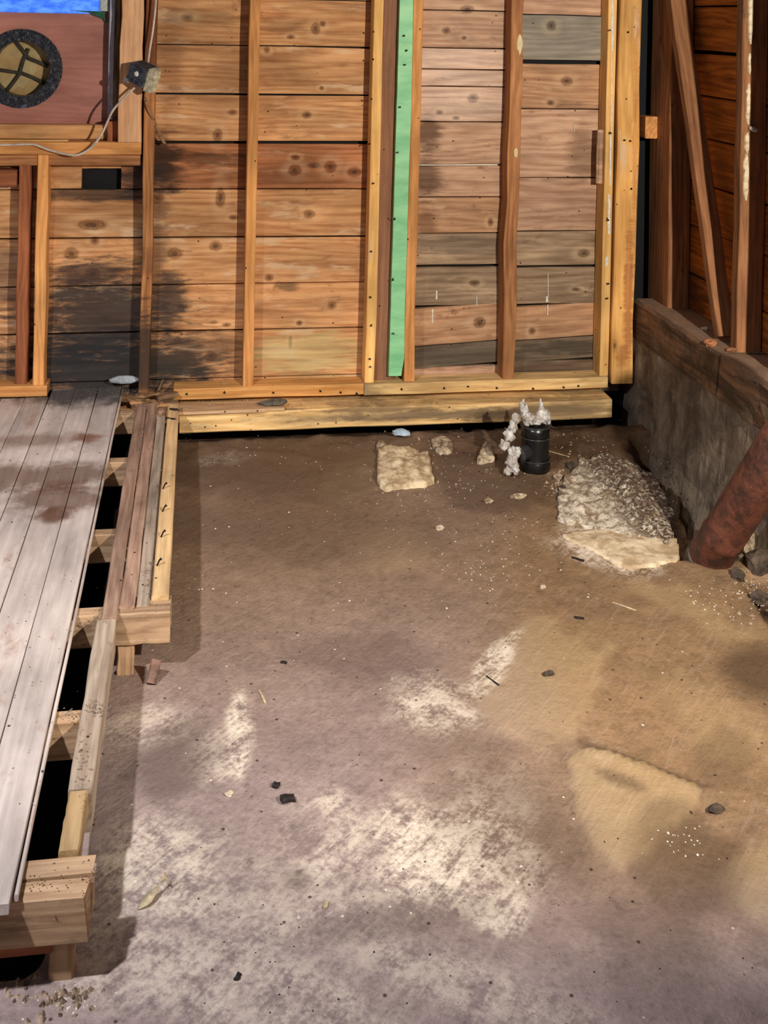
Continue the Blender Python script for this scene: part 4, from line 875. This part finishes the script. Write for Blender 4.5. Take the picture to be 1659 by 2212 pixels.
V, Fc = tube_mesh(P, [RR * 1.05, RR * 1.07, RR * 1.03], 32); pymesh('pipe_collar', V, Fc, plain('collar', (96, 84, 72), 0.6, var=.5), rpo, True)

# ------------------------------------------------------------------ plaster and concrete chunks on the slab
M_crust = plain('white_crust', (236, 224, 200), 0.85, var=0.3, scale=26, bump=0.8, col2=(150, 128, 102))
N = NT('mound_crust'); P = N.n('ShaderNodeNewGeometry').outputs['Position']; n1 = N.noise(P, 24, 7, .68, .6); n2 = N.noise(P, 70, 5, .7, .3)
gx = N.step(N.math('ADD', N.sep(P)[0], N.math('MULTIPLY', N.math('SUBTRACT', n1, .5), 0.25)), 1.34, 1.50)
c = N.mix(N.step(n1, .40, .58), lin((150, 126, 100)), lin((240, 228, 204))); c = N.mix(N.math('MULTIPLY', gx, N.step(n2, .62, .46)), c, lin((92, 70, 52))); c = N.mix(N.math('MULTIPLY', N.step(n2, .40, .33), .8), c, lin((84, 66, 50)))
N.base(c); N.rough(.9); N.bump(N.math('ADD', n1, N.math('MULTIPLY', n2, .6)), 1.0, 0.012); M_mound = N.mat
def blob_slab(name, outline, h, mat, label, cat, seed, dome=0.5, rough=0.25, group=None, plane=None, rings=9, skirt=0.03, ragged=0.10):
    P = [fp(x, y) if plane is None else hit(x, y, 2, plane) for x, y in outline]
    P = catmull(P + [P[0]], 9)[:-1]; c = sum((Vector(p) for p in P), Vector()) / len(P); n = len(P)
    V = []; Fc = []
    for rr in [1.02] + [1 - 0.97 * k / rings for k in range(rings)]:
        for p in P:
            an = math.atan2(p.y - c.y, p.x - c.x); q = c + (p - c) * rr * (1 + ragged * (noise.noise(Vector((math.cos(an) * 3, math.sin(an) * 3, seed))) + 0.7 * noise.noise(Vector((math.cos(an) * 9, math.sin(an) * 9, seed))))); base = max(fz(q.x, q.y), -0.004) if plane is None else plane
            e = 0 if rr > 1 else 1
            hh = h * (dome + (1 - dome) * (1 - rr)) * (1 + rough * 1.6 * noise.noise(Vector((q.x * 14, q.y * 14, seed))) + rough * 0.9 * noise.noise(Vector((q.x * 38, q.y * 38, seed + 3))) + rough * 0.5 * noise.noise(Vector((q.x * 95, q.y * 95, seed + 5))))
            V.append((q.x, q.y, base + (hh if e else -skirt)))
    R = rings + 1
    for i in range(R - 1):
        for k in range(n): Fc.append((i * n + k, i * n + (k + 1) % n, (i + 1) * n + (k + 1) % n, (i + 1) * n + k))
    Fc.append(tuple((R - 1) * n + k for k in range(n)))
    o = pymesh(name, V, Fc, mat, smooth=True); return setprops(o, label, cat, group)
M_crust_dirty = plain('dirty_crust', (206, 188, 158), 0.9, var=0.5, scale=34, bump=0.9, col2=(104, 82, 62))
blob_slab('plaster_mound', [(1222, 1035), (1258, 1000), (1300, 986), (1360, 1005), (1405, 1035), (1435, 1085), (1455, 1150), (1440, 1178), (1380, 1160), (1300, 1150), (1235, 1135), (1205, 1095)], 0.034, M_mound, 'rough white plaster mound beside the dark trench', 'plaster', 2, dome=0.4, rough=0.6, rings=26, skirt=0.16, ragged=0.13)
blob_slab('plaster_sheet', [(1262, 1148), (1320, 1140), (1400, 1165), (1455, 1180), (1462, 1210), (1420, 1222), (1345, 1228), (1300, 1200), (1255, 1178), (1215, 1160)], 0.012, plain('cream_plaster', (226, 208, 176), 0.8, var=0.3, scale=18, bump=0.9, col2=(176, 150, 116)), 'smooth cream plaster sheet sloping off the white mound', 'plaster', 5, dome=0.6, rough=0.3, rings=12, skirt=0.12)
blob_slab('concrete_piece', [(818, 985), (850, 972), (900, 982), (925, 992), (932, 1030), (935, 1048), (880, 1056), (826, 1060), (815, 1020)], 0.03, plain('piece_tan', (226, 206, 170), 0.9, var=0.35, scale=24, bump=1.0, col2=(160, 134, 100)), 'cracked tan concrete piece lying left of the drain stub', 'concrete', 7, dome=0.7, rough=0.35)
blob_slab('concrete_piece', [(932, 950), (960, 946), (978, 962), (972, 980), (950, 982), (936, 970)], 0.012, M_crust_dirty, 'small flat tan flake between the tan piece and the beam', 'concrete', 9, dome=0.8, rough=0.3, rings=5)
blob_slab('concrete_piece', [(1040, 975), (1052, 958), (1066, 985), (1064, 998), (1032, 1002)], 0.025, M_crust_dirty, 'pointed tan shard left of the insulation strand', 'concrete', 12, dome=0.6, rough=0.4, rings=5)
blob_slab('concrete_piece', [(812, 968), (826, 958), (834, 974), (822, 985)], 0.03, M_crust_dirty, 'small grey lump at the tan piece upper corner', 'concrete', 14, dome=0.5, rings=5)
M_rock = plain('rock_dark', (96, 80, 66), 0.9, var=0.5, scale=26, bump=0.8)
rk = [((1608, 1190), (.035, .03, .05), 'pale chipped concrete chunk right of the rusty pipe base', M_crust_dirty), ((1640, 1235), (.05, .04, .045), 'dark rock below the chunk at the right edge', M_rock), ((1655, 1165), (.04, .04, .07), 'upright grey rock at the right edge behind the pipe base', M_crust_dirty), ((1592, 1248), (.022, .02, .018), 'small rock just right of the iron pipe foot', M_rock), ((1640, 1300), (.03, .026, .02), 'flat dark rock nearest the viewer in the right rubble', M_rock), ((1205, 1035), (.018, .014, .014), 'knobbly pale stone at the left rim of the white mound', M_crust_dirty), ((1215, 1060), (.016, .02, .013), 'brown clod below the pale stone at the mound rim', M_rock), ((1235, 1010), (.026, .018, .016), 'brown clod at the upper rim of the white mound', M_rock), ((1055, 1085), (.018, .014, .008), 'small pale clod below the pointed shard', M_crust_dirty), ((1120, 1075), (.03, .012, .01), 'narrow tan flake in the dirt below the drain stub', M_crust_dirty), ((1185, 1458), (.016, .009, .007), 'lone brown pebble on the tan screed patch', M_rock), ((950, 1143), (.015, .012, .008), 'crumpled cream scrap alone on the middle slab', M_crust), ((1548, 1752), (.018, .012, .008), 'dark pebble in the dirt at the lower right', M_rock), ((1172, 1270), (.009, .008, .006), 'tiny pale pebble below the cream sheet', M_crust), ((495, 1716), (.010, .008, .004), 'single white chip on the slab left of the two dark splinters', M_crust)]
for i, (p, r, lab, mt) in enumerate(rk):
    g = fp(*p); V, Fc = lump(g + Vector((0, 0, r[2] * 0.55)), r, 30 + i, 2, 0.45, 1.5); o = pymesh('rubble_stone', V, Fc, mt); setprops(o, lab, 'stone')
# blue grey tile shard, flat stone on the beam, paper flakes
V, Fc = lump(hit(866, 934, 1, -0.24), (.036, .02, .014), 60, 2, 0.4); o = pymesh('plaster_shard', V, Fc, plain('pale_blue', (190, 212, 232), 0.6, var=0.15)); setprops(o, 'pale blue plaster shard under the front edge of the beam', 'plaster')
V, Fc = lump(hit(590, 876, 1, -0.17) + Vector((0, 0, .012)), (.056, .03, .012), 61, 3, 0.3, 1.2); o = pymesh('flat_stone', V, Fc, plain('grey_stone', (112, 104, 92), 0.85, var=0.3, scale=50)); setprops(o, 'flat grey stone resting on the broken board', 'stone')
V, Fc = lump(hit(268, 820, 1, -0.05), (.055, .012, .016), 62, 2, 0.3); o = pymesh('paper_scrap', V, Fc, plain('grey_paper', (176, 184, 190), 0.8, var=0.2)); setprops(o, 'pale grey paper scrap at the foot of the charred boards', 'paper')
# rotten wood crumbs at the foot of the charred stud
M_rot = wood('rotten_wood', (150, 116, 82), (74, 54, 40), knots=0, spots=0.5)
for i, (p, L, an, tilt, lab) in enumerate([((345, 838), .06, 1.1, .8, 'upright tan wood splinter at the charred stud foot'), ((352, 858), .09, .2, .2, 'rotten brown wood chunk right of the charred stud foot'), ((335, 870), .07, 2.4, .1, 'rotten wood sliver in front of the charred stud'), ((370, 886), .05, -.6, .1, 'dark sliver at the left end of the broken board'), ((300, 862), .08, 2.9, .1, 'grey splinter between the plank floor and the charred stud'), ((365, 905), .05, -.7, .05, 'dark splinter on the floor rails near the beam')]):
    g = hit(p[0], p[1], 2, ZJ + 0.012); d = Vector((math.cos(an) * math.cos(tilt), math.sin(an) * math.cos(tilt), math.sin(tilt)))
    o = bar('wood_splinter', g - d * L * .3, g + d * L * .7, 0.026 if i == 1 else 0.016, 0.018 if i == 1 else .008, (0.3, 1, 0.2), M_rot if p[1] < 880 else plain('dark_sliver%d' % i, (54, 42, 34), .8), nseg=4, jit=0.003, ragged=(.01, .02)); setprops(o, lab, 'splinter')
# curled peel and splinters on the slab
M_peel = plain('peel', (206, 186, 150), 0.7, var=0.25)
pp = [fp(x, y) + Vector((0, 0, z)) for x, y, z in [(303, 1958, .004), (318, 1952, .008), (334, 1944, .011), (345, 1932, .016), (352, 1920, .022), (368, 1921, .010)]]
Q = catmull(pp, 5); V = []; Fc = []
for i, p in enumerate(Q):
    t = i / (len(Q) - 1); wd = 0.017 * (math.sin(math.pi * min(1, t * 1.0 + .12)) ** .6 + .1); s_ = Vector((.35, .8, .25)) * wd
    V += [p - s_, p + s_, p + s_ + Vector((0, 0, .0015)), p - s_ + Vector((0, 0, .0015))]
for i in range(len(Q) - 1):
    for k in range(4): Fc.append((i * 4 + k, i * 4 + (k + 1) % 4, i * 4 + 4 + (k + 1) % 4, i * 4 + 4 + k))
Fc += [(3, 2, 1, 0), tuple((len(Q) - 1) * 4 + k for k in range(4))]
o = pymesh('paint_peel', V, Fc, M_peel, smooth=True); setprops(o, 'curled cream paint peel on the slab right of the nearest joist', 'peel')
M_dsp = plain('dark_splinter', (40, 30, 26), 0.75, var=.4)
sp = [((588, 1697), (605, 1701), .007, 'dark wood chip on the slab, upper of the close pair', 0), ((606, 1736), (637, 1728), .009, 'dark broken wood chip, lower of the close pair', 0), ((605, 1431), (620, 1434), .004, 'short dark sliver on the slab right of the platform prop', 0), ((698, 1966), (707, 1948), .004, 'pale sliver standing out on the lower slab', 1), ((1235, 1205), (1262, 1214), .004, 'dark sliver below the cream plaster sheet', 0), ((1240, 1335), (1262, 1338), .004, 'dark crooked sliver above the tan screed patch', 0), ((1323, 1302), (1375, 1320), .0025, 'long pale straw on the slab below the cream sheet', 1), ((1182, 974), (1230, 988), .003, 'pale straw lying right of the drain stub', 1), ((510, 2120), (517, 2104), .004, 'dark sliver at the bottom of the slab', 0), ((1050, 1462), (1078, 1482), .0025, 'faint dark sliver on the tan screed patch', 0), ((560, 1492), (574, 1520), .003, 'pale bent sliver near the platform prop', 1)]
for a, b, r, lab, pale in sp:
    o = bar('wood_sliver', fp(*a) + Vector((0, 0, r * .6)), fp(*b) + Vector((0, 0, r * .6)), r * 2, r * 1.2, (0, 1, 0), M_peel if pale else M_dsp, nseg=3, jit=r * .2, ragged=(.003, .003)); setprops(o, lab, 'splinter')
# bracket-like block beside the mid prop
g = fp(325, 1480)
o = bar('iron_strap', g + Vector((0, 0, .004)), hit(338, 1425, 1, g.y + .03), .026, .012, (1, 0, 0), plain('strap_rust', (126, 92, 76), .6, var=.4), nseg=4, jit=.001, ch=.005); setprops(o, 'short rusty strap leaning beside the mid platform prop', 'strap')

# crumbs nobody could count: plaster grit on slab, beam ledge, rails and joists
def crumbs(name, pts, mat, label):
    parts = []
    for (p, r) in pts:
        a = random.random() * 6; e = [random.uniform(.5, 1.2) * r for _ in range(6)]
        V = [p + Vector((math.cos(a) * e[0], math.sin(a) * e[0], 0)), p + Vector((-math.sin(a) * e[1], math.cos(a) * e[1], 0)), p - Vector((math.cos(a) * e[2], math.sin(a) * e[2], 0)), p - Vector((-math.sin(a) * e[3], math.cos(a) * e[3], 0)), p + Vector((0, 0, e[4] * .9)), p - Vector((0, 0, e[5] * .3))]
        parts.append((V, [(0, 1, 4), (1, 2, 4), (2, 3, 4), (3, 0, 4), (1, 0, 5), (2, 1, 5), (3, 2, 5), (0, 3, 5)]))
    V, Fc = merge(parts); o = pymesh(name, V, Fc, mat, origin=(0, 0, 0)); setprops(o, label, 'grit', kind='stuff'); return o
P1 = []
for _ in range(90):
    x, y = random.uniform(420, 1500), random.triangular(950, 1500, 1050); P1.append((fp(x, y), random.uniform(.0008, .0026)))
for (cx, cy, s_, n) in [(1060, 1150, 60, 60), (1010, 1030, 60, 60), (1200, 1050, 25, 40), (900, 1090, 60, 30), (700, 955, 160, 50), (1250, 960, 60, 40), (1470, 1820, 40, 30), (1560, 1300, 50, 40), (1630, 1270, 25, 40), (600, 950, 60, 20), (1020, 1230, 40, 30), (130, 2160, 40, 40), (860, 1040, 60, 30), (1110, 1230, 60, 30)]:
    for _ in range(n):
        x, y = random.gauss(cx, s_), random.gauss(cy, s_ * .45)
        if y > 940: P1.append((fp(x, y), random.uniform(.001, .0032)))
for (x, y) in [(540, 985), (533, 967), (455, 1050), (495, 1138), (466, 1142), (430, 1274), (437, 1273), (460, 1272), (488, 1282), (965, 1314), (1388, 1566), (645, 1983), (683, 998), (585, 955), (624, 1107), (1270, 1290), (755, 1298)]: P1.append((fp(x, y), .0042))
crumbs('plaster_grit', P1, plain('grit_white', (238, 228, 212), .8, var=.1), 'white plaster grit sprinkled over the slab')
P2 = []
for _ in range(260):
    x, y = random.uniform(60, 1640), random.uniform(960, 2190); P2.append((fp(x, y) if x > 420 else fp(x + 400, y), random.uniform(.0008, .0028)))
for _ in range(120): P2.append((fp(random.gauss(1120, 100), random.gauss(1060, 40)), random.uniform(.001, .004)))
crumbs('dirt_grit', P2, M_dsp, 'dark dirt grit sprinkled over the slab')
P3 = []
for _ in range(330):
    x = random.uniform(hx(400, 880, -.15), hx(1310, 870, -.15)); y = random.uniform(-.19, -.105); z = .144 if x < hx(615, 888, -.22) else .129
    P3.append((Vector((x, y, z)), random.uniform(.001, .0036)))
for _ in range(60): P3.append((Vector((random.uniform(xp0, xj), random.uniform(-.09, -.02), ZPL + .001)), random.uniform(.001, .0035)))
crumbs('ledge_grit', P3, plain('grit_tan', (206, 186, 150), .85, var=.4, scale=60), 'plaster grit and chaff along the beam ledge')
P4 = []
for (cx, cy, sx_, sy_, n, z) in [(150, 1545, 18, 8, 70, ZJ), (215, 1530, 14, 10, 80, ZJ + .01), (220, 1330, 12, 8, 40, ZJ + .012), (330, 1300, 25, 12, 70, ZJ), (180, 1640, 10, 60, 70, ZJ + .01), (120, 1900, 50, 20, 50, ZJ), (340, 950, 18, 40, 60, ZJ + .014), (345, 880, 25, 14, 80, ZJ + .012), (310, 850, 25, 8, 60, ZP), (200, 850, 60, 10, 60, ZP), (90, 1200, 60, 120, 40, ZP), (60, 1500, 30, 100, 30, ZP), (320, 1250, 10, 20, 40, ZJ + .008)]:
    for _ in range(n): P4.append((hit(random.gauss(cx, sx_), random.gauss(cy, sy_), 2, z), random.uniform(.0008, .003)))
crumbs('platform_grit', P4, plain('grit_brown', (150, 128, 108), .85, var=.5, scale=60), 'dust and grit lying on the platform timbers')
P5 = []
for _ in range(46): P5.append((fp(random.gauss(135, 34), abs(random.gauss(0, 30)) + 2135), random.uniform(.003, .010)))
for _ in range(30): P5.append((fp(random.gauss(40, 40), random.gauss(2130, 14)), random.uniform(.003, .008)))
for _ in range(130): P5.append((fp(random.uniform(820, 1340), random.gauss(970, 40)), random.uniform(.002, .010)))
for _ in range(50): P5.append((fp(random.gauss(1215, 18), random.gauss(1045, 30)), random.uniform(.003, .009)))
for _ in range(60): P5.append((fp(random.uniform(400, 840), random.gauss(952, 7)), random.uniform(.0015, .004)))
for _ in range(70): P5.append((fp(random.gauss(1620, 30), random.gauss(1270, 40)), random.uniform(.003, .009)))
for _ in range(50): P5.append((fp(random.gauss(1430, 25), random.gauss(1040, 60)), random.uniform(.003, .009)))
crumbs('rubble_crumbs', P5, plain('crumb_mix', (176, 154, 130), .9, var=.5, scale=40, col2=(74, 56, 42)), 'brown and tan rubble crumbs gathered along the edges of the slab')
# nails standing in the pale rail
M_nail = plain('nail_iron', (44, 40, 38), .5, metal=.6)
for i, (x, y) in enumerate([(358, 1056), (357, 1105), (354, 1160), (345, 1222)]):
    g = hit(x - 6, y, 2, ZJ + .0162); V, Fc = tube_mesh([g, g + Vector((.006, 0, .014)), g + Vector((.012, .002, .018))], [.0022, .0022, .004], 6)
    pymesh('bent_nail', V, Fc, M_nail, rail_pale)
# pale chips on the wavy stud
for i, (x, y, a, b, lab) in enumerate([(1123, 95, .012, .040, 'large pale gouge chip high on the wavy brown stud'), (1114, 330, .009, .020, 'small pale gouge chip lower on the wavy brown stud')]):
    g = hit(x, y, 1, YF - .002); V, Fc = lump(g, (a, .004, b), 80 + i, 2, .3); o = pymesh('wood_gouge', V, Fc, plain('chip%d' % i, (240, 220, 170), .7, var=.1), sD); o['label'] = lab
# nails left in the framing after stripping
def nails(parent, y, pts, L=0.012, r=0.0021):
    for (x, yy) in pts:
        g = hit(x, yy, 1, y); d = Vector((random.uniform(-.6, .6), -1, random.uniform(-.5, .5))).normalized()
        V, Fc = tube_mesh([g + Vector((0, .004, 0)), g + d * L, g + d * (L + .0005), g + d * (L + .002)], [r, r, r * 2, r * 2], 6); pymesh('nail', V, Fc, M_nail, parent)
nails(sB, YF, [(806, 70), (808, 130), (803, 215), (800, 310), (806, 395), (801, 545), (797, 640), (804, 700), (796, 775), (799, 792)])
nails(e1, YF, [(1318, 65), (1316, 285), (1311, 470), (1310, 612), (1308, 645)], .02)
nails(post, -0.11, [(1345, 303), (1360, 303), (1356, 72), (1365, 405)], .012)
nails(strip, -0.086, [(873, 75), (876, 112), (872, 140), (863, 230), (858, 330), (853, 470), (850, 600), (848, 720)], .014)
nails(plate_a, -0.102, [(405, 850), (485, 845), (592, 848), (690, 843), (735, 846), (770, 848)], .008)
nails(plate_b, -0.104, [(867, 838), (960, 836), (1010, 834), (1072, 836), (1150, 838), (1215, 835), (1250, 832)], .008)
